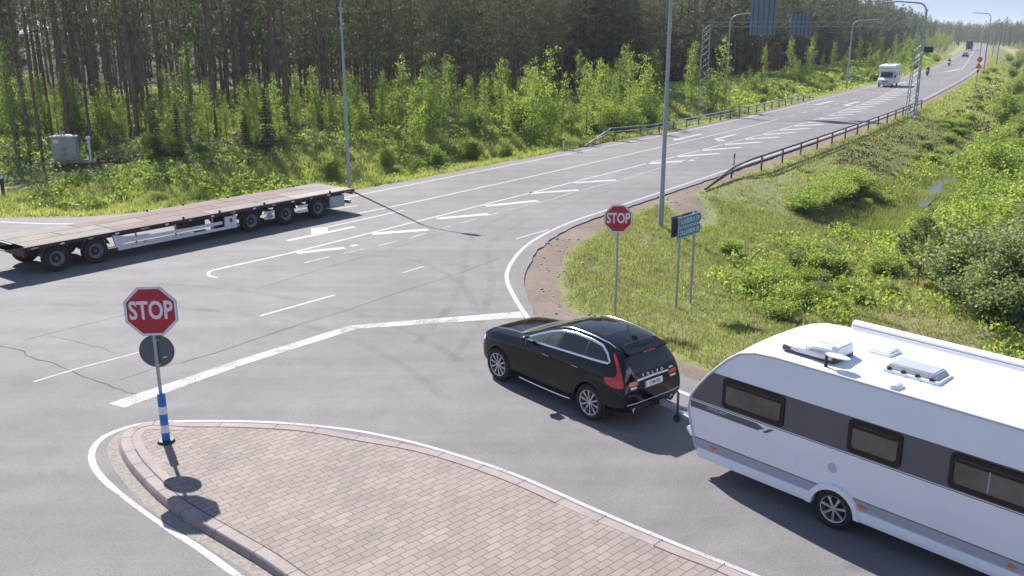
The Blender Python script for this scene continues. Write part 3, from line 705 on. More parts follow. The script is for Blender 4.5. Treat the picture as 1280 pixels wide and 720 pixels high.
# everything further off reads as one mass
def lite(sp_i,keep,seed,wide=1.6):
    tm,cm,(t,V,F,tone)=pine.v[sp_i]; q=np.random.default_rng(seed); k=F.shape[1]; Vr=V.reshape(-1,k,3); sel=q.random(len(Vr))<keep
    Vs=Vr[sel]; c=Vs.mean(1,keepdims=True); Vs=c+(Vs-c)*wide; return Vs,tone.reshape(-1,k)[sel]
lites=[lite(i,.15,i,2.3) for i in range(6)]
VV=[];TT=[];trunks=MB()
extra=[]
for s in np.arange(560,900,7):
    for D in np.arange(-150,330,7): extra.append((0,*W(s+rnd.uniform(-3,3),D+rnd.uniform(-3,3)+60),s,0))
for s in np.arange(60,560,8):
    for d in (66,74,84): extra.append((0,*W(s+rnd.uniform(-3,3),float(Kfar(s))+d+rnd.uniform(-3,3)),s,d))
for s in np.arange(-62,60,4):
    for d in (62,67,72,78,85,92,100,110): extra.append((0,*W(s+rnd.uniform(-2,2),float(Kfar(s))+d+12+rnd.uniform(-2,2)),s,d))
for k,(_,x,y,ss,dd) in enumerate(far_t+extra):
    p=proj(x,y,6)
    if p[0]<-200 or p[0]>1500 or p[2]<0: continue
    if ss>560 and (abs(x-W(ss,float(Knear(ss))+4)[0])<7 and ss<690): continue
    i=rnd.choice([3,4,5,3,4]); Vs,tn=lites[i]; a=rnd.uniform(0,6.28); sc=rnd.uniform(.85,1.12); ca,sa=math.cos(a)*sc,math.sin(a)*sc; z=h1(x,y) if y<420 else -.5
    far=y>200; st=2 if far else 1; sub=Vs[::st]; wd=1.5 if far else 1
    c=sub.mean(1,keepdims=True); sub=c+(sub-c)*wd
    o=np.empty_like(sub); o[...,0]=sub[...,0]*ca-sub[...,1]*sa+x; o[...,1]=sub[...,0]*sa+sub[...,1]*ca+y; o[...,2]=sub[...,2]*sc+z
    VV.append(o.reshape(-1,3)); TT.append(np.clip(tn[::st].reshape(-1)+rnd.uniform(-.2,.2),0,1))
    Hh=14*sc; trunks.tube([(x,y,z-.2),(x,y,z+Hh*.5),(x+rnd.uniform(-.2,.2),y,z+Hh*.92)],[.16,.11,.03],5,cap=False)
V=np.concatenate(VV); fo=fastmesh('distant_forest',V,np.arange(len(V)).reshape(-1,3),M['needle'],col=np.concatenate(TT)); 
tag(fo,'dark distant pine forest behind the individual trees','forest',None,'stuff')
tr=trunks.build('distant_forest_trunks',M['pinebark'],None,None,fix=False); tag(tr,'dense rows of bare trunks in the depth of the forest','forest',None,'stuff')
print('pines',len(near_t),'far',len(far_t)+len(extra),'tris',len(V)//3)
# ---- young birches and willows in front of the forest
bl=[]
def birch_at(px,py,top,i=None,z=.8,lab=None,grp='young birches along the forest edge',cat='birch tree',sp=None,name='birch_tree',wide=1.0):
    x,y=at(px,py,z); zz=h1(x,y); x,y=at(px,py,zz); zz=h1(x,y)
    dep=proj(x,y,zz)[2]; Hh=(py-top)*dep/FPX/.93; sp=sp or birch; i=rnd.randrange(len(sp.v)) if i is None else i
    if sp is willow and Hh>3.8: sp=twillow; i=rnd.randrange(2)
    H0=([5.2,4.4][i%2] if sp is twillow else 0) or [6,5.2,7,4.4,6.4][i%5] if sp is birch else ([2.9,3.6,2.2][i%3] if sp is willow else ([2.4,1.7][i%2] if sp is gwillow else ([1.2,.9][i%2] if sp is bush else (3.2 if sp is ypine else (15 if sp is pine else [11,8][i%2])))))
    return sp.put(name,lab or 'young bright green birch in the row along the forest edge',cat,grp,x,y,Hh/H0,i,z=zz,sxy=wide)
rowpx=[]
for i,(px,py,top) in enumerate([(22,205,70),(48,190,100),(98,178,92),(118,172,60),(150,182,110),(178,170,118),(218,178,80),(240,196,58),(262,190,95),(285,192,110),(305,196,88),(322,200,140),
  (352,192,92),(372,186,96),(395,200,140),(412,204,150),(440,205,115),(458,196,100),(478,200,120),(498,196,98),(520,202,108),(538,196,92),(556,190,100),(570,186,95),(585,196,110),(606,190,88),(628,184,82),(648,180,95),
  (664,182,78),(684,178,66),(700,176,84),(716,172,74),(733,172,78),(752,170,70),(768,166,90),(784,166,62),(800,160,70),(815,160,72),(846,150,44),(862,146,62),(893,142,40),(902,142,70),(925,132,92),(940,128,82),(955,122,60),(968,124,72),(985,118,66),(1000,116,60),
  (1012,112,52),(1026,110,66),(1040,106,56),(1055,104,60),(1072,100,50),(1088,98,62),(1102,94,50),(1118,90,48),(1128,86,60),(1140,84,44),(1152,80,52),(1160,78,42),(1172,74,48),(1180,70,46)]):
    if i%7!=3: birch_at(px,py-3,top+rnd.uniform(-4,14),wide=rnd.uniform(.8,1.1))
for i in range(85):   # second line further in, smaller
    px=rnd.uniform(0,830); f=px/830; py=np.interp(px,[0,300,830],[176,180,140])-rnd.uniform(0,16); birch_at(px,py,py-rnd.uniform(35,75),lab='small light green birch growing between the trunks just inside the forest',grp='small birches between the pine trunks',wide=1.1)
# low willows on the bank
for i in range(26):
    px=rnd.uniform(120,900); py=np.interp(px,[120,300,440,640,900],[200,214,216,184,142])+rnd.uniform(-8,7); birch_at(px,py,py-rnd.uniform(16,34),sp=willow,name='willow_shrub',cat='shrub',lab='low green willow shrub on the bank below the forest edge',grp='willow shrubs on the forest bank')
for i in range(24):
    px=rnd.uniform(905,1185); py=np.interp(px,[905,1000,1100,1190],[138,116,97,70])+rnd.uniform(-3,3); birch_at(px,py,py-rnd.uniform(7,14),sp=willow,name='willow_shrub',cat='shrub',lab='low green willow shrub on the verge beyond the guard rail',grp='willow shrubs along the far verge')
spr_px=[(200,215,150,'dark bushy young spruce right of the small white post'),(226,206,140,'dark young spruce behind the bank, second from the white post'),(310,214,165,'dark low spruce under the birches'),(92,170,78,'tall narrow dark spruce behind the grey cabinet'),(335,196,120,'slim dark spruce between two young birches')]
for px,py,top,lb in spr_px: birch_at(px,py,top,sp=spruce,name='spruce_tree',cat='spruce tree',lab=lb,grp=None)
for i in range(70):
    ss=rnd.uniform(48,300); dd=rnd.uniform(18,29); x,y=W(ss,float(Kfar(ss))+dd); spruce.put('spruce_tree','dark pointed conifer behind the bright birches along the far stretch of road','spruce tree','dark conifers along the far stretch of road',x,y,rnd.uniform(1.0,1.5)*(1 if i%2 else 1.3),i%2,sxy=1.15)
# two stout trunks standing in front at the left
for px,py,lb in ((175,186,'stout grey pine trunk standing in front of the others, right of the cabinet'),(113,165,'pale thick pine trunk behind the grey cabinet')):
    x,y=at(px,py,.4); pine.put('pine_tree',lb,'pine tree',None,x,y,1.15,2)
# ---- right-hand side of the road: willows by the ditch
def shr(px,py,top,sp,lab,grp,wide=1.15,z=-1.3,name='willow_shrub',i=None): birch_at(px,py,top,i,z,lab,grp,'shrub' if sp is not ypine else 'pine tree',sp,name,wide)
gA='tall bright willows right of the ditch'; lA='tall bright green willow bush in the thicket right of the ditch'
for px,py,top in [(1200,312,258),(1200,330,250),(1176,345,285),(1222,280,218),(1232,310,225),(1250,260,180),(1232,245,180),(1262,300,205),(1275,250,160),(1240,220,150),(1262,210,135),(1278,200,120),(1240,205,155),(1258,185,130),(1272,175,115),(1285,165,100),
   (1214,305,252),(1218,350,270),(1160,320,270),(1292,330,230),(1300,280,180),(1240,340,255),(1268,345,250),(1264,160,118),(1272,150,104),(1280,135,92),(1288,128,80),(1268,130,98),(1272,115,84),(1278,104,74),(1284,96,62),(1266,98,72),(1290,100,56),(1270,88,58),(1276,80,50),(1284,76,44),(1262,78,56)]:
    shr(px,py,top,willow,lA,gA)
gB='grey green willows at the right edge'; lB='grey green willow bush in the dark thicket below the ditch'
for px,py,top in [(1225,375,290),(1250,385,300),(1278,395,300),(1205,368,310),(1300,400,290),(1262,368,280),(1240,400,330),(1290,372,275),(1225,352,296)]: shr(px,py,top,gwillow,lB,gB)
for px,py,top,lb in [(1147,357,276,'small dark young pine standing alone in the grass beside the thicket'),(1192,378,318,'small sparse young pine at the lower edge of the thicket'),(1163,300,262,'young pine top behind the lone small pine')]:
    shr(px,py,top,ypine,lb,None,1.0,-1.2,'young_pine',0)
gC='low leafy bushes in the ditch bottom'; lC='low yellow green leafy bush in the ditch hollow above the caravan'
for i in range(30):
    px=rnd.gauss(1010,50); py=rnd.gauss(355,28)
    if py<285 or py>400 or px>1115 or px<905 : continue
    shr(px,py,py-rnd.uniform(12,27),bush if rnd.random()<.85 else gwillow,lC,gC,1.2,-1.2,'leafy_bush')
for px,py in [(1000,262),(1012,256),(1022,250),(1035,244),(1046,238),(1058,234),(1060,228),(1048,246),(1030,252),(1065,240)]: shr(px,py+4,py-14,bush,'small bright yellow green bush on the brown slope left of the puddle','yellow green bushes left of the puddle',1.4,-1,'leafy_bush')
for i in range(60):
    px=rnd.uniform(1080,1240); py=np.interp(px,[1080,1150,1200,1240],[265,205,150,90])+rnd.uniform(-12,25)
    if py>262 or (1105<px<1215 and py>208): continue
    shr(px,py,py-rnd.uniform(5,11)*(1 if py>150 else .6),bush,'low bush in the rough grass along the ditch','low bushes in the rough grass along the ditch',1.3,-1.4,'leafy_bush')
# ---- water in the ditch
wp=[W(s,float(Knear(s))-d) for s,d in [(13,9.2),(16,8.95),(19,9.0),(21.5,8.75),(24,8.65),(27,8.25),(30,8.15),(32,8.4),(33.5,9.0),(31.5,9.35),(28.5,9.3),(26,9.65),(23,9.35),(20,9.4),(17,9.35)]]
wz=-1.98
sheet('water',densify(wp+[wp[0]],.6)[:-1],wz,M['water'])
# ---- grass: tufts of blades on the verges and banks
def grass(name,label,n,region,hgt,mat,k=5,seed=1,wd=.035,tone=(.5,.2),vis=True):
    q=np.random.default_rng(seed); X,Y=region(n,q); inf=side_info(X,Y); s,D,dr,dl,ins,right=inf; d=np.where(right,dr,dl)
    nv=vn(X,Y,1.3,seed+5)*.6+vn(X,Y,.5,seed+9)*.4
    keep=(~ins)&(d>np.where(right,.75,.7)+nv*.7-.25)
    # gravel corner stays bare
    gc=right&(Y<36)&(Y>22)&(dr<1.0+nv*.5); keep&=~gc
    keep&=~((((X-7.9)/1.0)**2+((Y-40.6)/3.0)**2)<1+nv)
    X,Y,d,nv,s,D=X[keep],Y[keep],d[keep],nv[keep],s[keep],D[keep]; Zz=height(X,Y)
    ok=~(inside(np.stack([X,Y],1),wp)&(pdist(np.stack([X,Y],1),wp+[wp[0]])>.12+.25*(nv-.3))); X,Y,d,nv,Zz=X[ok],Y[ok],d[ok],nv[ok],Zz[ok]
    P=np.stack([X,Y,Zz-.02],1); h=hgt[0]+(hgt[1]-hgt[0])*np.clip(nv*1.2-.1+q.normal(0,.15,len(P)),0,1.2)
    h*=np.interp(Y,[20,60,200],[1,1.25,1.8]); Dv=np.tile([0,0,1.],(len(P),1)); P2=np.repeat(P,k,0); P2[:,:2]+=q.normal(0,.09,(len(P2),2))
    D2=np.repeat(Dv,k,0)+np.c_[q.normal(0,.42,(len(P2),2)),np.zeros(len(P2))]; e=np.c_[q.normal(size=(len(P2),2)),np.zeros(len(P2))]; e/=np.linalg.norm(e,axis=1)[:,None]
    hh=np.repeat(h,k)[:,None]*q.uniform(.6,1.25,(len(P2),1)); w_=wd*np.repeat(np.interp(Y,[20,60,200],[1,1.7,4]),k)[:,None]
    V=np.stack([P2-e*w_/2,P2+e*w_/2,P2+D2*hh],1).reshape(-1,3)
    tn=np.repeat(np.clip(q.normal(tone[0],tone[1],len(P))+.5*(vn(X,Y,4.1,seed+2)-.5),0,1),k*3)
    o=fastmesh(name,V,np.arange(len(V)).reshape(-1,3),mat,col=tn); return tag(o,label,'grass',None,'stuff')
def reg_right(n,q):
    s=q.uniform(-22,58,n); d=q.uniform(0,1,n)**.8*24; x=OX+s*TX; 
    ed=np.array([W(a,float(Knear(a))) for a in [0]])
    kn=Knear(np.maximum(s,-20)); D=kn-d; return OX+s*TX+D*NX, OY+s*TY+D*NY
def reg_corner(n,q): return q.uniform(0,22,n),q.uniform(13,42,n)
def reg_left(n,q):
    s=q.uniform(-45,70,n); d=q.uniform(.6,13,n); D=Kfar(s)+d+np.interp(s,[-45,-12,0],[2,1,0]); return OX+s*TX+D*NX, OY+s*TY+D*NY
def reg_far(n,q):
    s=58+q.uniform(0,1,n)**1.5*240; side=q.random(n)<.5; d=q.uniform(1,18,n); D=np.where(side,Kfar(s)+d,Knear(s)-d*1.3); return OX+s*TX+D*NX, OY+s*TY+D*NY
grass('meadow_grass','short green grass covering the bank right of the road',42000,reg_right,(.05,.20),M['grassblade'],5,1,.03)
grass('meadow_grass','short green grass in the junction corner behind the stop sign',38000,reg_corner,(.04,.17),M['grassblade'],6,2,.022)
grass('dry_grass','straw coloured dry stalks scattered through the grass',20000,reg_corner,(.05,.20),M['drygrass'],4,3,.018)
grass('dry_grass','straw coloured dry stalks on the bank',16000,reg_right,(.06,.22),M['drygrass'],4,4,.025)
grass('verge_grass','lush green grass on the verge beyond the main road',60000,reg_left,(.08,.34),M['grassblade'],5,5,.04,(.6,.2))
grass('verge_grass','rough grass along both sides of the far road',50000,reg_far,(.08,.3),M['grassblade'],4,6,.05,(.55,.2))
# weeds: small broad leaves
def weeds(name,label,n,region,hgt,size,mat,seed,cond,lv=9):
    q=np.random.default_rng(seed); X,Y=region(n,q); s,D,dr,dl,ins,right=side_info(X,Y); k=(~ins)&cond(X,Y,s,dr,dl,right)&(np.where(right,dr,dl)>1.6); X,Y=X[k],Y[k]; Z_=height(X,Y)
    P=np.repeat(np.stack([X,Y,Z_],1),lv,0); P[:,:2]+=q.normal(0,.16,(len(P),2)); P[:,2]+=q.uniform(.02,hgt,len(P)); V,F=leaf_quads(P,q.uniform(.6,1.3,len(P))*size*np.interp(P[:,1],[20,60,150],[1,1.15,1.5]),q,.3,1.8)
    tn=np.repeat(np.repeat(np.clip(q.normal(.5,.25,len(X)),0,1),lv),4); o=fastmesh(name,V,F,mat,col=tn); return tag(o,label,'weeds',None,'stuff')
weeds('ditch_weeds','leafy light green weeds filling the ditch hollow',15000,reg_corner,.38,.075,M['willowleaf'],21,lambda X,Y,s,dr,dl,r:(dr>6.8)&(vn(X,Y,2.0,33)>.54))
weeds('ditch_weeds','leafy weeds along the ditch and the puddle',12000,reg_right,.42,.085,M['willowleaf'],22,lambda X,Y,s,dr,dl,r:(dr>6)&(vn(X,Y,2.5,34)>.5)&~((s>12)&(s<35)&(dr>7.6)&(dr<9.8)))
weeds('verge_weeds','leafy weeds on the verge beyond the main road',20000,reg_left,.42,.10,M['willowleaf'],23,lambda X,Y,s,dr,dl,r:(dl>2.2)&(vn(X,Y,1.8,35)>.56))
grass('reeds','green reeds and sedge standing at the edge of the puddle',9000,lambda n,q:(lambda s,d:(OX+s*TX+(Knear(s)-d)*NX,OY+s*TY+(Knear(s)-d)*NY))(q.uniform(9,38,n),q.normal(9.0,1.1,n)),(.15,.42),M['grassblade'],5,41,.03,(.35,.2))
weeds('far_weeds','leafy weeds along the far road',16000,reg_far,.5,.14,M['willowleaf'],24,lambda X,Y,s,dr,dl,r:np.where(r,dr,dl)>np.where(r,11,2.5))
weeds('heather_patches','dark brown heather patches on the slope beside the guard rail',15000,reg_right,.16,.07,M['heather'],25,lambda X,Y,s,dr,dl,r:r&(s>14)&(dr>2.2)&(dr<6.5)&(vn(X,Y*1.7,2.6,36)>.56),8)
weeds('heather_patches','dark brown heather patches on the far slope',9000,reg_far,.25,.13,M['heather'],26,lambda X,Y,s,dr,dl,r:r&(dr>3.5)&(dr<11)&(vn(X,Y*1.5,5,37)>.52),8)
weeds('dandelions','tiny yellow flowers dotted in the grass',200,reg_corner,.2,.035,M['yellow'],27,lambda X,Y,s,dr,dl,r:vn(X,Y,2,3)>.4,1)
def reg_wood(n,q):
    s=q.uniform(-60,70,n); d=9+q.uniform(0,1,n)**1.2*52; D=Kfar(s)+d+np.interp(s,[-62,-30,-12],[6,4,0]); return OX+s*TX+D*NX, OY+s*TY+D*NY
weeds('forest_undergrowth','low berry bushes and moss covering the forest floor',42000,reg_wood,.30,.11,M['greyleaf'],28,lambda X,Y,s,dr,dl,r:(dl>8)&(vn(X,Y,3.0,38)>.30),8)
weeds('forest_undergrowth','bright bilberry sprigs on the forest floor',16000,reg_wood,.55,.10,M['willowleaf'],29,lambda X,Y,s,dr,dl,r:(dl>8)&(vn(X,Y,4.0,39)>.5),8)
for i in range(64):
    ss=rnd.uniform(150,560); x,y=W(ss,float(Kfar(ss))+rnd.uniform(7,15)); birch.put('birch_tree','bright young birch at the far end of the road, left verge','birch tree','birches far along the left verge',x,y,rnd.uniform(.7,1.3),i%5)
for i in range(60):
    ss=rnd.uniform(170,560); x,y=W(ss,float(Knear(ss))-rnd.uniform(13,27)); birch.put('birch_tree','bright young birch beyond the far right verge','birch tree','birches far along the right verge',x,y,rnd.uniform(.5,1.0),i%5)
# stones and litter at the gravel corner
mbs=MB()
q=random.Random(9)
for i in range(420):
    if i<260: x,y=q.uniform(7.0,11.5),q.uniform(37,45)
    else: x,y=q.uniform(.8,4.2),q.uniform(20.5,33)
    inf=side_info(np.array([x]),np.array([y]))
    if inf[4][0] or inf[2][0]>5: continue
    r_=q.uniform(.012,.045)*(2 if q.random()<.03 else 1); m3=Matrix.Rotation(q.uniform(0,3),3,'Z')@Matrix.Rotation(q.uniform(-.5,.5),3,'X')
    mbs.box((x,y,h1(x,y)+r_*.3),(r_*2,r_*1.5,r_),None,m3,.7)
tag(mbs.build('loose_stones',M['stonegrey'],None,None),'loose pale stones scattered on the gravel corner','stones',None,'stuff')
# ================================================================== vehicles and street furniture
def text_mesh(txt,size,ext=.002,bold=.0,sx=1,mat=None,name='lettering',align='CENTER'):
    c=bpy.data.curves.new(name,'FONT'); c.body=txt; c.size=size; c.extrude=ext; c.offset=bold; c.align_x=align; c.align_y='CENTER'; c.resolution_u=3
    o=bpy.data.objects.new(name,c); C.objects.link(o); dg=bpy.context.evaluated_depsgraph_get(); me=bpy.data.meshes.new_from_object(o.evaluated_get(dg)); bpy.data.objects.remove(o)
    me.transform(Matrix.Diagonal((sx,1,1,1))); me.materials.clear(); me.materials.append(mat); me.name=name; return me
def put_text(me,parent,M4,name='lettering'):
    o=bpy.data.objects.new(name,me); C.objects.link(o); o.parent=parent; o.matrix_local=M4; return o
def frame(o,x,y):  # matrix with text x axis, y axis
    x=Vector(x).normalized(); y=Vector(y).normalized(); z=x.cross(y); return Matrix(((x.x,y.x,z.x,o[0]),(x.y,y.y,z.y,o[1]),(x.z,y.z,z.z,o[2]),(0,0,0,1)))
def octagon(r): return [(r*math.cos(R(22.5+45*i)),r*math.sin(R(22.5+45*i))) for i in range(8)]
# ---- stop signs. local frame: sign faces -y (towards the camera when rz=0)
def stop_face(root,z,hw,rz_note=0,y=-.045):
    r=hw/math.cos(R(22.5))
    b=MB(); b.prism([(x,z+q) for x,q in octagon(r)],'y',y,y+.012,M['signback']); back=b.build('sign_plate',None,root,None)
    b=MB(); b.prism([(x,z+q) for x,q in octagon(r*.985)],'y',y-.004,y,M['signwhite']); b.build('white_border',None,root,None)
    b=MB(); b.prism([(x,z+q) for x,q in octagon(r*.90)],'y',y-.008,y-.004,M['signred']); b.build('red_face',None,root,None)
    me=text_mesh('STOP',hw*1.02,.0015,hw*.026,.68,M['signwhite']); put_text(me,root,frame((0,y-.0105,z+hw*.01),(1,0,0),(0,0,1)))
x,y=at(208,552,KZ)
st=thing('stop_sign','red stop sign on the paved traffic island, its post wearing a blue and white sleeve','stop sign',(x,y,KZ-.005),R(6))
SZ=2.50
b=MB(); b.tube([(0,0,0),(-.005,0,1),(-.01,0,SZ+.40)],.031,12); b.build('post',M['galv'],st)
b=MB(); b.tube([(0,0,.03),(0,0,.96)],.072,20,M['postblue']); b.build('blue_sleeve',None,st)
for z0 in (.20,.56): b=MB(); b.tube([(0,0,z0),(0,0,z0+.15)],.0745,20,M['signwhite'],cap=False); b.build('white_band',None,st)
b=MB(); b.lathe([(0,.045),(.13,.045),(.15,.02),(.16,0)],(0,0,0),'z',20,M['black']); b.build('base_flange',None,st)
stop_face(st,SZ,.445)
b=MB(); b.lathe([(0,.046),(.30,.046),(.305,.040),(.30,.034),(0,.034)],(0,0,1.74),'y',40,M['signback']); b.build('round_sign_back',None,st)
b=MB()
for z0 in (1.50,1.95,2.25,2.75): b.tube([(0,0,z0-.02),(0,0,z0+.02)],.04,12); b.box((0,.03,z0),(.12,.03,.03))
b.build('clamp',M['galv'],st)
b=MB(); b.box((.13,-.0,1.62),(.07,.001,.022),M['signwhite'],Matrix.Rotation(R(-12),3,'Y')); 
bb=b.build('sticker',None,st,None); bb.location=(0,.032,0)
# the round sign faces away: plate is behind the post as seen from here, so bring plate to +y side, post in front
x,y=at(769,388); z0=h1(x,y)
st2=thing('stop_sign','red stop sign on a plain grey post in the grass behind the black car','stop sign',(x,y,z0),R(-3))
b=MB(); b.tube([(0,0,-.2),(.0,0,2.9)],.031,12); b.build('post',M['galv'],st2)
ddep=proj(x,y,2.3)[2]; zz=(lambda v:CH)(0)
# height so the centre is at image y=273
def z_at(x,y,py):
    v=(py-360)/FPX; # z such that projection = py
    # (dz*CP - y*SP) = v*(y*CP+dz*SP)
    dz=(v*y*CP+y*SP)/(CP-v*SP); return CH-dz
zc=z_at(x,y,273)-z0; stop_face(st2,zc,17.6*proj(x,y,zc+z0)[2]/FPX)
b=MB()
for q_ in (-.25,.25): b.tube([(0,0,zc+q_-.02),(0,0,zc+q_+.02)],.04,12); b.box((0,-.02,zc+q_),(.12,.03,.03))
b.build('clamp',M['galv'],st2)
# ---- direction sign
xa,ya=at(839,372,-.15); xb,yb=at(861,363,-.15)
pa=Vector((xa,ya,h1(xa,ya))); pb=Vector((xb,yb,h1(xb,yb)))
# the board runs from px 846..875 : find its line
zt=2.55
ds=thing('direction_sign','two blue stacked direction boards naming towns on two grey posts in the grass','road sign',((xa+xb)/2,(ya+yb)/2,min(pa.z,pb.z)),0)
def lc(v,o): return (v[0]-o.location.x,v[1]-o.location.y,v[2]-o.location.z)
def raypt(px,py,P,ang):   # world point where the pixel ray meets the vertical plane through P with direction ang
    u=(px-640)/FPX; v=(py-360)/FPX; d=Vector((u,CP-v*SP,-(SP+v*CP))); nn=Vector((-math.sin(ang),math.cos(ang),0)); k=(Vector((P[0],P[1],CH))-Vector((0,0,CH))).dot(nn)/d.dot(nn); return Vector((0,0,CH))+d*k
top1=raypt(848,268,pa,0); 
angd=math.atan2(pb.y-pa.y,pb.x-pa.x)
A0=raypt(845.5,274,pa,angd); B0=raypt(875,260,pa,angd); A1=raypt(845.5,300,pa,angd)
dirv=Vector((math.cos(angd),math.sin(angd),0)); LB=(B0-A0).dot(dirv); HB=A0.z-A1.z; zm=(A0.z+B0.z)/2-.02; nrm=Vector((dirv.y,-dirv.x,0))
print('direction sign len',LB,'h',HB,'z',A0.z,B0.z,'angle',math.degrees(angd))
org=A0.copy(); org.z=0
hb=HB/2
for k,txt in enumerate(('YLIVIESKA 59','OULAINEN 28')):
    zc=zm-hb/2-k*(hb+.012)
    def Q(u,z,off): p=org+dirv*u+nrm*off; return lc((p.x,p.y,z),ds)
    tip=.10
    def board(m,inset,off,th):
        h2=hb/2-inset; pl=[(inset,-h2),(LB-tip-inset,-h2),(LB-inset*1.4,0),(LB-tip-inset,h2),(inset,h2)]; n_=len(pl)
        mb=MB(); mb.add([Q(u,zc+z,off) for u,z in pl]+[Q(u,zc+z,off+th) for u,z in pl],[tuple(range(n_-1,-1,-1)),tuple(range(n_,2*n_))]+[(i,(i+1)%n_,(i+1)%n_+n_,i+n_) for i in range(n_)],m); return mb
    pn=board(M['signback'],0,.045,.03).build('sign_board',None,ds,None)
    wf=board(M['signwhite'],.006,.0755,.003).build('white_border',None,pn,None)
    bf=board(M['signblue'],.028,.079,.003).build('blue_face',None,pn,None)
    me=text_mesh(txt,hb*.66,.001,.0035,.86,M['signwhite']); wdt=max(v.co.x for v in me.vertices)-min(v.co.x for v in me.vertices)
    me.transform(Matrix.Diagonal(((LB-.24)/wdt,1,1,1))); o=put_text(me,pn,frame(Q(LB*.47,zc-.005,.084),dirv,(0,0,1)))
b=MB()
for t_ in (.17,.80):
    p=org+dirv*(LB*t_); zz=h1(p.x,p.y); b2=MB(); b2.tube([lc((p.x,p.y,zz-.2),ds),lc((p.x,p.y,zm+.07),ds)],.036,12); b2.build('post',M['galv'],ds)
# side fins: the back board pair seen edge-on at the left
b=MB(); p=org+dirv*-.02-nrm*.12; p0=lc((p.x,p.y,0),ds); q1=Vector(p0)
def QQ(u,z,off): p=org+dirv*u+nrm*off; return lc((p.x,p.y,z),ds)
pl=[(0.0,zm-HB-.0),(LB*.86,zm-HB),(LB*.86,zm),(0.0,zm)]
b.add([QQ(u,z,-.16) for u,z in pl]+[QQ(u,z,-.13) for u,z in pl],[(3,2,1,0),(4,5,6,7),(0,1,5,4),(1,2,6,5),(2,3,7,6),(3,0,4,7)],M['signback']); b.build('rear_board',None,ds,None)
b=MB()
for t_ in (.17,.80):
    for z_ in (zm-.06,zm-HB+.08): a_=QQ(LB*t_,z_,-.15); c_=QQ(LB*t_,z_,.05); b.tube([a_,c_],.018,6)
b.build('bracket',M['galv'],ds)
# ---- lamp posts
def lamp(px,py,zg,H,arm,label,adir,head='new',r=.085,group=None):
    x,y=at(px,py,zg); z=h1(x,y); l=thing('street_lamp',label,'street lamp',(x,y,z),0,group)
    b=MB(); a=Vector((math.cos(adir),math.sin(adir),0)); H-=z
    if arm<=0: b.tube([(0,0,-.3),(0,0,1.2),(0,0,1.25),(0,0,H)],[r*1.15,r*1.12,r,r*.6],14)
    else:
        pts=[(0,0,-.3),(0,0,1.2),(0,0,1.25),(0,0,H-1.0)]; rs=[r*1.15,r*1.12,r,r*.6]
        for k in range(1,7):
            t=k/6*math.pi/2; pts.append(tuple(Vector((0,0,H-1.0))+a*(.8*(1-math.cos(t)))+Vector((0,0,.85*math.sin(t))))); rs.append(r*.5)
        e=Vector(pts[-1])+a*(arm-.8)+Vector((0,0,.12)); pts.append(tuple(e)); rs.append(r*.42)
    if arm>0: b.tube(pts,rs,12)
    b.build('pole',M['lamp_metal'],l)
    b=MB(); b.box((0,-r*1.12,.75),(.09,.03,.35)); b.build('service_door',M['lamp_metal'],l,None,.006)
    if arm>0:
        rot=Matrix.Rotation(adir,3,'Z'); b=MB(); vs=[]
        prof=[(-.1,.05,.04),(.05,.10,.06),(.35,.15,.07),(.65,.13,.05),(.78,.05,.02)]; n_=10
        for (u,hw,hh) in prof:
            for k in range(n_):
                t=2*math.pi*k/n_; vs.append(tuple(e+rot@Vector((u,hw*math.cos(t),hh*math.sin(t)+.02))))
        fs=[(i*n_+k,i*n_+(k+1)%n_,(i+1)*n_+(k+1)%n_,(i+1)*n_+k) for i in range(len(prof)-1) for k in range(n_)]+[tuple(range(n_)),tuple(range((len(prof)-1)*n_,len(prof)*n_))]
        b.add(vs,fs); hd=b.build('lamp_head',M['galv'],l,50)
        b=MB(); b.box(tuple(e+rot@Vector((.36,0,-.055))),(.5,.2,.02),None,rot); b.build('diffuser',M['clearlens'],hd,None)
    return l
rd=R(58)   # road direction
lamp(437,240,-.1,9.5,1.5,'thin grey lamp post standing behind the tail of the flatbed trailer',rd-R(90),r=.075)
lamp(826,279,-.15,10.8,2.2,'tall grey lamp post at the junction corner, its head above the picture',rd+R(90),r=.095)
lamp(906,139,-.3,9.1,2.3,'lamp post beyond the guard rail, just left of the overhead sign backs',rd-R(75),r=.10)
lamp(1058,112,-.1,8.9,2.3,'lamp post beyond the road, behind the far end of the far guard rail',rd-R(75),r=.12)
lamp(1142,150,-.6,10.0,2.3,'dark lamp post with curved arm beside the lattice leg of the gantry',rd+R(110),r=.15)
lamp(1229,92,-.3,10.8,2.6,'lamp post just right of the far red round sign, with arm over the road',rd+R(110),r=.14)
lamp(1222.5,87,-.1,8.5,1.6,'small lamp post rising directly behind the far red round sign',rd-R(60),r=.11)
lamp(1245,82,-.6,9.4,2.6,'leaning lamp post further away on the right verge',rd+R(110),r=.16)
lamp(1240,70,-.2,9.6,2.4,'faint most distant lamp post near the end of the road',rd+R(110),r=.16)
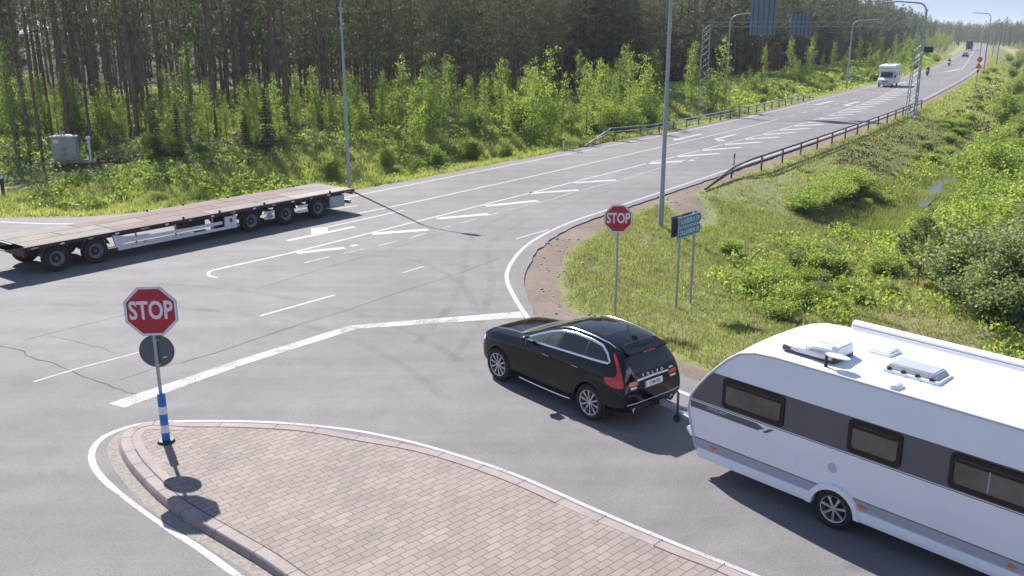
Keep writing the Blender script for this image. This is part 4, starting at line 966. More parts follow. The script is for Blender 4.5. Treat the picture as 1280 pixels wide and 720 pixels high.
# ---- overhead gantry
gx,gy=at(877,147,-.4); hx,hy=at(1137,156,-.8)
ga=thing('sign_gantry','grey lattice gantry spanning the main road with two large sign panels seen from behind','gantry',(gx,gy,h1(gx,gy)),math.atan2(hy-gy,hx-gx))
span=math.hypot(hx-gx,hy-gy); gz=ga.location.z; topz=z_at(gx,gy,30.5)-gz; print('gantry span',span,'top',topz)
def lattice(b,p0,p1,w0,w1,n,r=.035):
    p0=Vector(p0);p1=Vector(p1); d=(p1-p0).normalized(); u=d.orthogonal().normalized(); u=Vector((1,0,0)) if abs(d.z)>.9 else Vector((0,1,0)); v=d.cross(u).normalized()
    def cor(t,k): wd=w0+(w1-w0)*t; a,c=[(-1,-1),(1,-1),(1,1),(-1,1)][k]; return p0.lerp(p1,t)+u*a*wd/2+v*c*wd/2
    for k in range(4): b.tube([cor(0,k),cor(1,k)],r,5)
    for i in range(n):
        t0,t1=i/n,(i+1)/n
        for k in range(4):
            b.tube([cor(t0,k),cor(t1,(k+1)%4)] if i%2 else [cor(t0,(k+1)%4),cor(t1,k)],r*.6,4,cap=False)
b=MB(); lattice(b,(0,0,-.2),(0,0,topz),.85,.60,15); b.build('lattice_leg',M['galv'],ga,None,fix=False)
hz=h1(hx,hy)-gz; b=MB(); lattice(b,(span,0,hz-.1),(span,0,topz),.75,.55,14); b.box((span,0,hz+.02),(1.3,1.0,.25)); b.build('lattice_leg',M['galv'],ga,None,fix=False)
b=MB(); lattice(b,(-.2,0,topz),(span+.2,0,topz),.42,.42,20,.016); b.build('cross_beam',M['galv'],ga,None,fix=False)
def gpanel(px0,px1,pyt,pyb,nv):
    ang=ga.rotation_euler.z; a=raypt(px0,pyb,(gx,gy),ang); c=raypt(px1,pyt,(gx,gy),ang); dv_=Vector((math.cos(ang),math.sin(ang),0)); o_=Vector((gx,gy,gz))
    u0=(a-o_).dot(dv_); u1=(c-o_).dot(dv_); z0=a.z-gz; z1=c.z-gz; y_=-.35
    p=MB(); p.box(((u0+u1)/2,-y_,(z0+z1)/2),(u1-u0,.06,z1-z0),M['gantryback']); pn=p.build('sign_panel',None,ga,None,.01)
    q_=MB()
    for i in range(nv): xx=u0+(u1-u0)*(i+.5)/nv; q_.box((xx,-y_-.07,(z0+z1)/2),(.06,.08,(z1-z0)*.98),M['darksteel'])
    for zz in np.arange(z0+.45,z1,.62): q_.box(((u0+u1)/2,-y_-.036,zz),((u1-u0)*.99,.012,.03),M['gantryback'])
    q_.build('stiffener_ribs',None,pn,None)
gpanel(937,973,-6,44,5); gpanel(987.5,1016.5,16.5,44,5)
# small dark sign board beside the right leg
P=raypt(1161,62,(hx,hy),ga.rotation_euler.z); sb=thing('small_sign_board','small dark rectangular sign board fixed high on the right gantry leg','road sign',(P.x,P.y,P.z-.3),ga.rotation_euler.z)
b=MB(); b.box((0,.02,.3),(.78,.03,.5),M['signblack']); b.build('board',None,sb,None,.01); b=MB(); b.tube([(-.9,.06,.3),(.35,.06,.3)],.03,6); b.tube([(-.9,.06,.15),(.35,.06,.15)],.02,6); b.build('bracket',M['galv'],sb)
# ---- far sign post with round and triangular signs
x,y=at(1218.5,112,-.4); z=h1(x,y); fs_=thing('warning_sign_post','distant leaning post with a red edged round sign above a triangular sign','road sign',(x,y,z),R(-15))
zr=z_at(x,y,74.5)-z; zt_=z_at(x,y,83)-z; zb_=z_at(x,y,89)-z
b=MB(); b.tube([(0,0,-.2),(.12,0,zr+.3)],.04,8); b.build('post',M['darksteel'],fs_)
b=MB(); b.lathe([(0,-.05),(.33,-.05),(.34,-.04),(.34,-.03),(0,-.03)],(.12,0,zr),'y',24,M['signred']); rs_=b.build('round_sign',None,fs_,None); b=MB(); b.lathe([(0,-.056),(.24,-.056),(.24,-.05)],(.12,0,zr),'y',24,M['yellow']); b.build('yellow_centre',None,rs_,None)
b=MB(); tri=lambda r_,z_,x_=.08: [(x_-r_,z_-r_*.55),(x_+r_,z_-r_*.55),(x_,z_+r_*1.15)]
b.prism(tri(.45,zt_),'y',-.05,-.03,M['signred']); ts_=b.build('triangle_sign',None,fs_,None); b=MB(); b.prism(tri(.28,zt_),'y',-.056,-.05,M['yellow']); b.build('yellow_centre',None,ts_,None)
b=MB(); b.box((.07,-.04,zb_),(.30,.02,.34),M['signred']); b.build('lower_plate',None,fs_,None,.01)
# ---- guard rails
def guardrail(name,label,pts,posts,r,ends,hgt=.70,double=True,mat=None,near=True):
    root=thing(name,label,'guard rail',(pts[0][0],pts[0][1],0)); o_=Vector(root.location); mat=mat or M['darksteel']
    P=[Vector((p[0],p[1],0)) for p in pts]; L=[0]
    for a_,b_ in zip(P[:-1],P[1:]): L.append(L[-1]+(b_-a_).length)
    def pos(s):
        s=max(0,min(s,L[-1])); i=min(int(np.searchsorted(L,s,side='right'))-1,len(P)-2); return P[i].lerp(P[i+1],(s-L[i])/(L[i+1]-L[i]))
    def zt(s): 
        f=min(1,max(0,s/ends[0])) if ends[0] else 1; g=min(1,max(0,(L[-1]-s)/ends[1])) if ends[1] else 1; return hgt*min(f,g)
    ss=list(np.arange(0,L[-1],1.0))+[L[-1]]; gz_=lambda p:max(h1(p.x,p.y),-.45)
    for k,dz_ in enumerate((0,-.27) if double else (0,)):
        b=MB(); 
        for i in range(len(ss)-1):
            pass
        vs=[];fs=[]; hw,hh=.035,r
        for s in ss:
            p=pos(s)-o_; q0=pos(min(s+.3,L[-1]))-pos(max(s-.3,0)); nn=Vector((-q0.y,q0.x,0)).normalized(); z_=zt(s)+dz_*zt(s)/hgt+.02
            for a_,c_ in ((-1,-1),(1,-1),(1,1),(-1,1)): vs.append(tuple(p+nn*hw*a_+Vector((0,0,z_+c_*hh))))
        for i in range(len(ss)-1):
            for k2 in range(4): fs.append((i*4+k2,i*4+(k2+1)%4,(i+1)*4+(k2+1)%4,(i+1)*4+k2))
        b.add(vs,fs); b.build('rail',mat,root,None)
    for s in posts(L[-1]):
        p=pos(s); zp=zt(s); b=MB(); q=p-o_; b.box((q.x,q.y,(zp-.45)/2),(.08,.12,zp+.5)); b.build('post',M['darksteel'],root,None,fix=False)
    return root
nr_=[at(881,237,.0),at(914,219.5,0),at(943,211,0),at(969,202.5,0)]
base_off=[W(s,float(Knear(s))-1.45) for s in np.arange(21.5,78,3)]
p1=at(943,211,0); s1,_=SD(*p1)
rail_pts=[at(881,237),at(915,220.5)]+[W(s,float(Knear(s))-1.42) for s in np.arange(s1,s1+53,3)]
guardrail('guard_rail','dark twin pipe guard rail on posts along the near edge of the main road',rail_pts,lambda L:[4.6,8.3]+list(np.arange(12.0,L,3.6)),.045,(7.5,0))
fr=[at(731,183),at(763,171.5)]+[W(s,float(Kfar(s))+1.25) for s in np.arange(28.5,76,3)]
guardrail('guard_rail','weathered grey guard rail along the far edge of the main road',fr,lambda L:list(np.arange(4,L,2.45)),.038,(6,5),.62,True,M['galv'])
# ---- roadside cabinet, vent pipe, marker posts
x,y=at(84,215); z=h1(x,y); cb=thing('utility_cabinet','grey green two door utility cabinet on the grass at the forest edge','cabinet',(x,y,z+.02),R(8))
b=MB(); b.box((0,.25,.72),(1.24,.48,1.24)); b.build('housing',M['cab'],cb,35,.012)
for sx_ in (-1,1):
    b=MB(); b.box((sx_*.31,.0,.72),(.59,.025,1.18)); dd=b.build('door',M['cab'],cb,35,.006)
    b=MB(); b.tube([(sx_*.08,-.03,.62),(sx_*.08,-.03,.80)],.012,6); b.build('handle',M['darksteel'],dd)
b=MB(); b.prism([(-.68,1.34),(.68,1.34),(.68,1.40),(0,1.45),(-.68,1.40)],'y',-.07,.56); b.build('lid',M['signwhite'],cb,35,.008)
b=MB(); b.tube([(.0,.3,1.44),(.0,.3,1.54),(0,.3,1.58)],[.07,.06,.02],10); b.build('warning_lamp',M['redlens'],cb)
b=MB(); b.box((-.38,-.018,1.12),(.26,.008,.19),M['signwhite']); nb_=b.build('notice_plate',None,cb,None)
b=MB(); b.box((0,.25,-.03),(1.35,.6,.3)); b.build('plinth',M['stonegrey'],cb,35,.02)
x,y=at(115.5,212,.1); z=h1(x,y); vp=thing('vent_pipe','white capped standpipe right of the grey cabinet','pipe',(x,y,z))
b=MB(); b.tube([(0,0,-.2),(-.02,0,1.25)],.05,10); b.build('pipe',M['white'],vp); b=MB(); b.tube([(-.02,0,1.22),(-.02,0,1.36)],[.13,.11],12); b.build('cap',M['white'],vp)
b=MB(); b.box((-.2,-.2,.06),(.5,.35,.2),None,Matrix.Rotation(.3,3,'Z'),.7); tag(b.build('concrete_block',M['stonegrey'],None,35,.02),'broken pale concrete block on the ground beside the white standpipe','rubble').location=(x,y-.1,z)
def post(px,py,h,r,mat,name,label,cat,zg=-.1,band=True,top=None):
    x,y=at(px,py,zg); z=h1(x,y); t=thing(name,label,cat,(x,y,z)); b=MB(); b.box((0,0,h/2-.1),(r*2,r*1.4,h+.2)); b.build('post',mat,t,35,.008)
    if band: b=MB(); b.box((0,0,h*.86),(r*2.08,r*1.5,h*.16),M['signblack' if mat is not M['signblack'] else 'signwhite']); b.build('reflector_band',None,t,None)
post(4,240,1.0,.07,M['signblack'],'marker_post','short black marker post at the left edge of the verge','marker post',0)
post(704.5,187,.85,.045,M['white'],'marker_post','small white delineator post where the far guard rail begins','marker post')
post(916.5,219,1.15,.035,M['galv'],'marker_post','thin grey snow pole at the start of the near guard rail','marker post')
# ================================================================== projection helpers for panels on curved bodies
def bvh_of(o):
    dg=bpy.context.evaluated_depsgraph_get(); e=o.evaluated_get(dg); me=e.to_mesh(); b=BVHTree.FromPolygons([v.co.copy() for v in me.vertices],[tuple(p.vertices) for p in me.polygons]); e.to_mesh_clear(); return b
def resample(poly,step,closed=True):
    out=[]; n=len(poly)
    for i in range(n if closed else n-1):
        a=Vector(poly[i]); c=Vector(poly[(i+1)%n]); k=max(1,int((c-a).length/step))
        for j in range(k): out.append(tuple(a.lerp(c,j/k)))
    if not closed: out.append(tuple(poly[-1]))
    return out
def chaikin(poly,it=2,closed=True):
    for _ in range(it):
        o=[]; n=len(poly)
        for i in range(n if closed else n-1):
            a=Vector(poly[i]); c=Vector(poly[(i+1)%n]); o+=[tuple(a.lerp(c,.25)),tuple(a.lerp(c,.75))]
        poly=o if closed else [tuple(poly[0])]+o+[tuple(poly[-1])]
    return poly
class Proj:
    def __init__(s,bvh,origin,U,V,D): s.b=bvh;s.o=Vector(origin);s.U=Vector(U);s.V=Vector(V);s.D=Vector(D).normalized()
    def p(s,u,v,off=.003):
        o=s.o+s.U*u+s.V*v-s.D*6; h=s.b.ray_cast(o,s.D,12)
        if h[0] is None: return None
        n=h[1]; n=n if n.dot(s.D)<0 else -n
        return h[0]+n*off
    def panel(s,mb,poly,step=.06,off=.004,mat=None):
        from mathutils.geometry import delaunay_2d_cdt
        P=resample(poly,step); n=len(P); xs=[p[0] for p in P]; ys=[p[1] for p in P]; pts=[Vector(p) for p in P]
        q=np.array(P)
        g=[(x,y) for x in np.arange(min(xs)+step/2,max(xs),step) for y in np.arange(min(ys)+step/2,max(ys),step)]
        if g:
            G_=np.array(g); ins_=inside(G_,P); dd=pdist(G_,P+[P[0]]); pts+=[Vector((float(a),float(c))) for (a,c),i_,d_ in zip(g,ins_,dd) if i_ and d_>step*.4]
        r=delaunay_2d_cdt(pts,[(i,(i+1)%n) for i in range(n)],[],1,1e-5)
        vs=[s.p(v.x,v.y,off) for v in r[0]]; ok=[v is not None for v in vs]; mp={};V=[]
        for i,v in enumerate(vs):
            if v is not None: mp[i]=len(V); V.append(v)
        mb.add(V,[tuple(mp[i] for i in f) for f in r[2] if all(ok[i] for i in f)],mat)
    def strip(s,mb,line,wd,closed=False,off=.005,th=.004,mat=None,step=.05):
        L=resample(line,step,closed); n=len(L); vs=[]
        for i in range(n):
            a=Vector(L[(i-1)%n] if closed or i>0 else L[i]); c=Vector(L[(i+1)%n] if closed or i<n-1 else L[i]); d=(c-a).normalized(); nn=Vector((-d.y,d.x))*wd/2; p=Vector(L[i])
            q=[s.p(*(p+nn),off),s.p(*p,off+th),s.p(*(p-nn),off)]
            vs.append(q)
        V=[];F=[];prev=None
        for i in range(n+ (1 if closed else 0)):
            q=vs[i%n]
            if any(x is None for x in q): prev=None; continue
            k=len(V); V+=q
            if prev is not None: F+=[(prev,prev+1,k+1,k),(prev+1,prev+2,k+2,k+1)]
            prev=k
        mb.add(V,F,mat)
def cut_wheels(o,centres,r,y0,y1):
    for c in centres:
        m=MB(); m.tube([(c[0],y0,c[1]),(c[0],y1,c[1])],r,40); k=m.build('cutter',None,o.parent,None)
        md=o.modifiers.new('b','BOOLEAN'); md.operation='DIFFERENCE'; md.solver='EXACT'; md.object=k
        dg=bpy.context.evaluated_depsgraph_get(); me=bpy.data.meshes.new_from_object(o.evaluated_get(dg)); o.modifiers.clear(); o.data=me; bpy.data.objects.remove(k)
def loft(rows_by_station,name,mat,parent,sub=2,cap=True,sharp=40):
    # rows: list of stations; each station: list of (x,y,z) half section from bottom centre to top centre (y>=0)
    V=[];F=[]; full=[]
    for st_ in rows_by_station:
        half=[Vector(p) for p in st_]; other=[Vector((p.x,-p.y,p.z)) for p in half[1:-1]][::-1]; full.append(half+other)
    n=len(full[0])
    for ring_ in full: V+=[tuple(p) for p in ring_]
    for i in range(len(full)-1):
        for k in range(n): F.append((i*n+k,i*n+(k+1)%n,(i+1)*n+(k+1)%n,(i+1)*n+k))
    if cap: F.append(tuple(range(n-1,-1,-1))); F.append(tuple(range((len(full)-1)*n,len(full)*n)))
    mb=MB(); mb.add(V,F); o=mb.build(name,mat,parent,None)
    if sub:
        md=o.modifiers.new('s','SUBSURF'); md.levels=sub; md.render_levels=sub
        dg=bpy.context.evaluated_depsgraph_get(); me=bpy.data.meshes.new_from_object(o.evaluated_get(dg)); o.modifiers.clear(); o.data=me
    smooth(o.data,sharp); return o
def wheel(parent,c,r,wd,side,spokes=10,rim_r=.68,mat=None,name='wheel',dark=True,twin=False):
    """c centre of the wheel; side = +1 outer face towards +y"""
    b=MB(); h=wd/2; pr=[(rim_r*r,-h*.9),(r*.90,-h),(r*.985,-h*.8),(r,-h*.4),(r,h*.4),(r*.985,h*.8),(r*.90,h),(rim_r*r*1.03,h*.93),(rim_r*r*.97,h*.75),(rim_r*r*.95,-h*.9)]
    b.lathe(pr,c,'y',36); t=b.build(name,M['rubber'],parent,50)
    mat=mat or M['alloy']; yo=c[1]+side*h*.72
    b=MB(); rr=rim_r*r; b.lathe([(rr*1.0,side*h*.9),(rr*.93,side*h*.86),(rr*.90,side*h*.4),(rr*.88,-side*h*.5)] if spokes else [(rr*1.0,side*h*.9),(rr*.93,side*h*.88),(rr*.80,side*h*.45),(rr*.62,side*h*.35)],c,'y',36)
    b.lathe([(0,side*h*.80),(rr*.17,side*h*.80),(rr*.22,side*h*.62),(rr*.22,side*h*.2)],c,'y',20)
    for k in range(spokes):
        a=2*math.pi*k/spokes+.2; rot=Matrix.Rotation(-a,3,'Y'); w0=rr*.62/spokes*2.5; 
        vs=[]
        for (u,ww,yy) in ((.16,w0*.62,.74),(.95,w0*.95,.80)):
            for yo_,sg_ in ((yy,-1),(yy,1),(yy-.28,1),(yy-.28,-1)): vs.append(tuple(Vector(c)+rot@Vector((rr*u,0,sg_*ww/2))+Vector((0,side*h*yo_,0))))
        b.add(vs,[(0,1,2,3),(4,7,6,5),(0,4,5,1),(1,5,6,2),(2,6,7,3),(3,7,4,0)])
    b.build('rim',mat,t,40)
    b=MB(); b.lathe([(0,side*h*.1),(rr*.89,side*h*.1)],c,'y',24); b.build('brake_disc',M['black'],t,None); return t
# ================================================================== black estate car
cfr=Vector((math.cos(R(130.7)),math.sin(R(130.7)),0)); crt=Vector((cfr.y,-cfr.x,0))
cr=Vector((*at(740,523),0)); cmid=cr+cfr*1.385+crt*.80
car=thing('estate_car','glossy black tall estate car at the stop line, towing the white caravan','car',(cmid.x,cmid.y,0),R(130.7))
def carsec(x,zb,w,zbelt,wbelt,zre,wre,ztop,xt=0):
    z1=zb+.10; zm1=zb+(zbelt-zb)*.38; zm2=zb+(zbelt-zb)*.74
    r=[(0,zb),(w*.82,zb),(w*.965,z1),(w,zm1),(w*.995,zm2),(wbelt,zbelt)]
    r+=[(wbelt+(wre-wbelt)*.42+.012,zbelt+(zre-zbelt)*.45),(wbelt+(wre-wbelt)*.86+.01,zbelt+(zre-zbelt)*.88),(wre*.90,zre+(ztop-zre)*.38),(wre*.5,ztop-(ztop-zre)*.18),(0,ztop)]
    return [(x,y,z) for y,z in r]
cs=[carsec(2.27,.40,.45,.62,.42,.66,.38,.68),carsec(2.25,.30,.66,.74,.63,.79,.55,.82),carsec(2.16,.25,.82,.88,.76,.94,.62,.96),carsec(1.98,.23,.91,.96,.82,1.02,.66,1.04),carsec(1.60,.23,.945,1.01,.85,1.07,.68,1.095),
    carsec(1.20,.23,.95,1.045,.86,1.105,.69,1.14),carsec(.90,.23,.95,1.075,.865,1.13,.70,1.165),carsec(.74,.23,.95,1.09,.865,1.155,.70,1.195),carsec(.40,.23,.95,1.10,.865,1.31,.675,1.36),carsec(0,.23,.95,1.115,.865,1.455,.645,1.51),carsec(-.38,.23,.95,1.125,.865,1.55,.63,1.605),
    carsec(-.75,.23,.95,1.135,.865,1.57,.62,1.63),carsec(-1.2,.23,.955,1.15,.865,1.555,.61,1.615),carsec(-1.65,.24,.955,1.165,.86,1.515,.60,1.58),carsec(-1.98,.27,.94,1.175,.84,1.465,.585,1.53),carsec(-2.10,.28,.925,1.15,.82,1.37,.58,1.43),carsec(-2.20,.29,.91,1.09,.80,1.21,.60,1.24),
    carsec(-2.28,.31,.89,1.0,.79,1.04,.62,1.07),carsec(-2.36,.33,.86,.86,.78,.88,.66,.90),carsec(-2.38,.35,.83,.70,.76,.73,.66,.75),carsec(-2.37,.40,.76,.56,.70,.58,.6,.60)]
body=loft(cs,'body',M['carpaint'],car,2)
cut_wheels(body,[(1.385,.36),(-1.385,.36)],.415,-1.1,-.52); cut_wheels(body,[(1.385,.36),(-1.385,.36)],.415,.52,1.1)
smooth(body.data,32)
cb_=bvh_of(body)
sides={1:Proj(cb_,(0,0,0),(1,0,0),(0,0,1),(0,-1,0)),-1:Proj(cb_,(0,0,0),(1,0,0),(0,0,1),(0,1,0))}
rearp=Proj(cb_,(0,0,0),(0,1,0),(0,0,1),(1,0,0)); topp=Proj(cb_,(0,0,0),(1,0,0),(0,1,0),(0,0,-1)); frontp=Proj(cb_,(0,0,0),(0,1,0),(0,0,1),(-1,0,0))
dlo=[(.62,1.135),(.25,1.30),(-.05,1.415),(-.34,1.495),(-.7,1.53),(-1.15,1.515),(-1.48,1.475),(-1.68,1.385),(-1.84,1.262),(-1.80,1.232),(-1.5,1.22),(-.7,1.19),(.2,1.15)]
def between(poly,x0,x1):
    out=[]; n=len(poly)
    def clip(poly,f):
        o=[]; n=len(poly)
        for i in range(n):
            a=poly[i]; c=poly[(i+1)%n]; fa,fc=f(a),f(c)
            if fa>=0: o.append(a)
            if fa*fc<0: t=fa/(fa-fc); o.append((a[0]+(c[0]-a[0])*t,a[1]+(c[1]-a[1])*t))
        return o
    return clip(clip(poly,lambda p:p[0]-x0),lambda p:x1-p[0])
for sd in (1,-1):
    for x0,x1 in ((-.37,.9),(-1.10,-.44),(-2,-1.14)):
        g=MB(); sides[sd].panel(g,between(dlo,x0,x1),.07,.004,M['glass']); g.build('side_window',None,car,60,fix=False) if x1<.5 else None
        if x1>.5: g=MB(); sides[sd].panel(g,between(dlo,x0,x1),.07,.004,M['clearglass']); g.build('side_window',None,car,60,fix=False)
    g=MB(); sides[sd].panel(g,[(-.37,1.17),(-.44,1.175),(-.44,1.495),(-.37,1.485)],.07,.003,M['black']); g.build('window_pillar',None,car,60,fix=False); g=MB(); sides[sd].panel(g,[(-1.10,1.205),(-1.14,1.208),(-1.14,1.505),(-1.10,1.505)],.07,.003,M['black']); g.build('window_pillar',None,car,60,fix=False)
    g=MB(); sides[sd].strip(g,dlo,.034,True,.005,.007,M['chrome']); g.build('chrome_window_trim',None,car,60,fix=False)
    for ln in ([(.66,1.06),(.70,.9),(.72,.5),(.68,.36)],[(-.40,1.15),(-.40,.6),(-.38,.34)],[(-1.22,1.19),(-1.12,.86),(-.98,.66),(-.9,.48),(-.88,.36)],[(.66,.345),(-.88,.35)]): g=MB(); sides[sd].strip(g,ln,.009,False,.0015,.0,M['black']); g.build('door_shut_line',None,car,None,fix=False)
    g=MB()
    for hx_ in (-.14,-.98):
        p=sides[sd].p(hx_,.985,.022); g.box(tuple(p),(.20,.022,.028)); 
        for q_ in (-.085,.085): g.box((p.x+q_,p.y-sd*.012,p.z),(.02,.03,.022))
        g.build('door_handle',M['carpaint'],car,40,.006); g=MB()
        g.box((p.x,p.y+sd*.011,p.z+.004),(.19,.006,.010)); g.build('handle_chrome',M['chrome'],car,None); g=MB()
    g=MB(); sides[sd].strip(g,[(.62,.40),(.2,.385),(-.4,.375),(-.83,.37)],.05,False,.004,.014,M['black']); g.build('lower_cladding',None,car,60,fix=False)
    g=MB(); g.tube([(.66,sd*.935,.285),(.1,sd*.95,.275),(-.5,sd*.955,.275),(-.88,sd*.955,.29)],.018,8); g.build('chrome_sill_trim',M['chrome'],car)
    rp_=[tuple(topp.p(x_,sd*.575,0)+Vector((0,0,dz_))) for x_,dz_ in ((-.22,.0),(-.32,.028),(-.55,.034),(-.85,.035),(-1.2,.034),(-1.60,.030),(-1.80,.0))]
    g=MB(); g.tube(rp_,[.010,.014,.015,.015,.015,.014,.008],10); g.build('roof_rail',M['chrome'],car)
    # wheel arch lips
    for wx in (1.385,-1.385):
        g=MB(); arc=[(wx+.435*math.cos(t),.36+.435*math.sin(t)) for t in np.linspace(R(-8),R(188),30)]; sides[sd].strip(g,arc,.055,False,.002,.006,M['black'],.2); g.build('arch_trim',None,car,60,fix=False)
    # mirror
    g=MB(); vs=[]; pr=[(.10,.5),(.0,1.0),(-.10,.9),(-.13,.7)]
    for (dx,sc_) in pr:
        for k in range(12):
            t=2*math.pi*k/12; vs.append((.42+dx, sd*(1.01+.135*sc_*math.cos(t)), 1.20+.088*sc_*math.sin(t)))
    g.add(vs,[(i*12+k,i*12+(k+1)%12,(i+1)*12+(k+1)%12,(i+1)*12+k) for i in range(3) for k in range(12)]+[tuple(range(12)),tuple(range(36,48))]); g.box((.41,sd*.90,1.14),(.07,.14,.05)); mm=g.build('door_mirror',M['carpaint'],car,60)
    g=MB(); g.box((.285,sd*1.01,1.20),(.006,.20,.12),M['chrome']); g.build('mirror_glass',None,mm,None,.002)
    # lamps
    dg_=Proj(cb_,(0,0,0),Vector((1,-1*sd,0)).normalized()*sd*1.0,(0,0,1),Vector((1,-sd,0)))   # not used for text, only the corner
    D1=Vector((1,-sd*.9,0)).normalized(); U1=Vector((-D1.y,D1.x,0)); pj=Proj(cb_,(0,0,0),U1,(0,0,1),D1)
    def u_of(x,y): return Vector((x,y,0)).dot(U1)
    uc=u_of(-2.2,sd*.86)
    sgn=1 if u_of(-2.3,sd*.5)>uc else -1    # towards the tailgate
    def T(lst): return [(uc+sgn*a,z) for a,z in lst]
    g=MB(); pj.panel(g,chaikin(T([(-.30,1.00),(-.10,1.02),(-.03,1.10),(-.07,1.27),(-.115,1.40),(-.075,1.405),(.0,1.27),(.055,1.10),(.075,1.0),(.10,.93),(.10,.86),(-.02,.84),(-.20,.86),(-.31,.92)]),1),.035,.006,M['redlens']); tl=g.build('tail_lamp',None,car,60,fix=False)
    g=MB(); pj.strip(g,T([(-.27,.955),(-.08,.975),(.01,1.05),(-.005,1.2),(-.06,1.33)]),.02,False,.008,.004,M['signred']); g.build('lamp_light_strip',None,tl,60,fix=False)
    g=MB(); rearp.panel(g,[(sd*.70,.94),(sd*.46,.925),(sd*.46,.86),(sd*.70,.865)],.04,.005,M['redlens']); g.build('tailgate_lamp',None,tl,60,fix=False)
    g=MB(); rearp.panel(g,[(sd*.68,.845),(sd*.50,.835),(sd*.50,.80),(sd*.67,.80)],.04,.005,M['clearlens']); g.build('reversing_lamp',None,tl,60,fix=False)
    # headlamp
    D2=Vector((-1,-sd*.8,0)).normalized(); U2=Vector((-D2.y,D2.x,0)); ph=Proj(cb_,(0,0,0),U2,(0,0,1),D2); u2=Vector((2.14,sd*.74,0)).dot(U2)
    g=MB(); ph.panel(g,[(u2-.20,.80),(u2-.18,.88),(u2,.90),(u2+.20,.885),(u2+.20,.80),(u2,.76)],.04,.005,M['clearlens']); g.build('headlight',None,car,60,fix=False)
    g=MB(); g.lathe([(.055,0),(.045,-.02),(.04,.05)],(-2.385,sd*.56,.365),'x',16); g.build('exhaust_tip',M['chrome'],car).scale=(1,1,1)
    g=MB(); g.box((-1.86,sd*.82,.30),(.02,.24,.26)); g.build('mud_flap',M['black'],car)
# windscreen, tailgate glass, hood
g=MB(); topp.panel(g,[(.70,.64),(.72,.3),(.73,0),(.72,-.3),(.70,-.64),(-.20,-.555),(-.26,-.3),(-.28,0),(-.26,.3),(-.20,.555)],.07,.004,M['glass']); g.build('windscreen',None,car,60,fix=False)
g=MB(); rearp.panel(g,chaikin([(-.60,1.385),(0,1.425),(.60,1.385),(.66,1.22),(.70,1.07),(.3,1.055),(-.3,1.055),(-.70,1.07),(-.66,1.22)],1),.05,.005,M['glass']); rg=g.build('rear_window',None,car,60,fix=False)
g=MB(); g.tube([(-2.20,.12,1.105),(-2.215,-.12,1.12),(-2.22,-.34,1.10)],.010,6); g.build('rear_wiper',M['black'],rg)
# roof spoiler and third brake light
g=MB(); vs=[(-1.84,-.53,1.525),(-1.84,.53,1.525),(-2.19,.575,1.425),(-2.19,-.575,1.425),(-1.84,-.53,1.45),(-1.84,.53,1.45),(-2.18,.575,1.395),(-2.18,-.575,1.395)]
g.add(vs,[(0,1,2,3),(7,6,5,4),(0,3,7,4),(1,5,6,2),(3,2,6,7),(0,4,5,1)]); g.build('roof_spoiler',M['carpaint'],car,30,.012)
g=MB(); g.box((-2.192,0,1.41),(.008,.34,.020),M['redlens']); g.build('high_brake_lamp',None,car,None)
g=MB(); topp.strip(g,[(-1.86,-.58),(-1.86,.58)],.010,False,.001,0,M['black']); topp.panel(g,[(-.42,.46),(-.42,-.46),(-1.35,-.45),(-1.35,.45)],.1,.003,M['glass']); g.build('panoramic_roof',None,car,60,fix=False)
g=MB(); g.add([(-1.62,-.03,1.575),(-1.62,.03,1.575),(-1.82,.035,1.55),(-1.82,-.035,1.55),(-1.80,0,1.625)],[(0,1,4),(1,2,4),(2,3,4),(3,0,4)]); g.build('roof_fin_aerial',M['carpaint'],car,None,.008)
g=MB(); topp.strip(g,[(2.0,.58),(1.6,.60),(1.1,.62),(.85,.64)],.014,False,.002,.004,M['black']); topp.strip(g,[(2.0,-.58),(1.6,-.60),(1.1,-.62),(.85,-.64)],.014,False,.002,.004,M['black']); topp.panel(g,[(.95,.62),(.97,0),(.95,-.62),(.78,-.64),(.79,0),(.78,.64)],.08,.004,M['black']); g.build('bonnet_seam',None,car,60,fix=False)
# rear details
g=MB(); rearp.panel(g,[(-.265,.875),(.265,.875),(.265,.755),(-.265,.755)],.05,.010,M['signwhite']); pl_=g.build('number_plate',None,car,60,fix=False); 
bx=rearp.p(-.0,.815,.012).x
g=MB(); rearp.panel(g,[(.225,.872),(.262,.872),(.262,.758),(.225,.758)],.03,.0125,M['signblue']); g.build('country_band',None,pl_,60,fix=False)
def rear_text(parent,txt,size,y,z,mat,sx=.8,bold=.003,off=.013,sp=None):
    p=rearp.p(y,z,off); print('rear text',txt,p); a=rearp.p(y,z+.03,off); c=rearp.p(y,z-.03,off); up=(a-c).normalized(); me=text_mesh(txt,size,.001,bold,sx,mat); put_text(me,parent,frame(p,(0,-1,0),up))
rear_text(pl_,'CNM-958',.105,-.02,.815,M['signblack'],.74,.0003)
g=MB(); rearp.strip(g,[(-.46,.935),(0,.945),(.46,.935)],.035,False,.006,.010,M['chrome']); g.build('tailgate_trim',None,car,60,fix=False)
for k,ch in enumerate('VOLVO'): rear_text(car,ch,.075,.28-k*.14,.995,M['signwhite'],1.15,.002,.014)
g=MB(); rearp.panel(g,[(-.62,.99),(-.50,.99),(-.50,.965),(-.62,.965)],.03,.006,M['chrome']); g.build('model_badge',None,car,60,fix=False)
g=MB(); rearp.strip(g,[(-.78,.52),(-.5,.495),(.5,.495),(.78,.52)],.022,False,.008,.008,M['alloy']); g.build('bumper_chrome_strip',None,car,60,fix=False)
g=MB(); rearp.panel(g,[(-.70,.45),(.70,.45),(.62,.36),(-.62,.36)],.07,.005,M['black']); g.build('lower_bumper',None,car,60,fix=False)
for wx in (1.385,-1.385):
    for sd in (1,-1): wheel(car,(wx,sd*.83,.365),.365,.245,sd,10,.70)
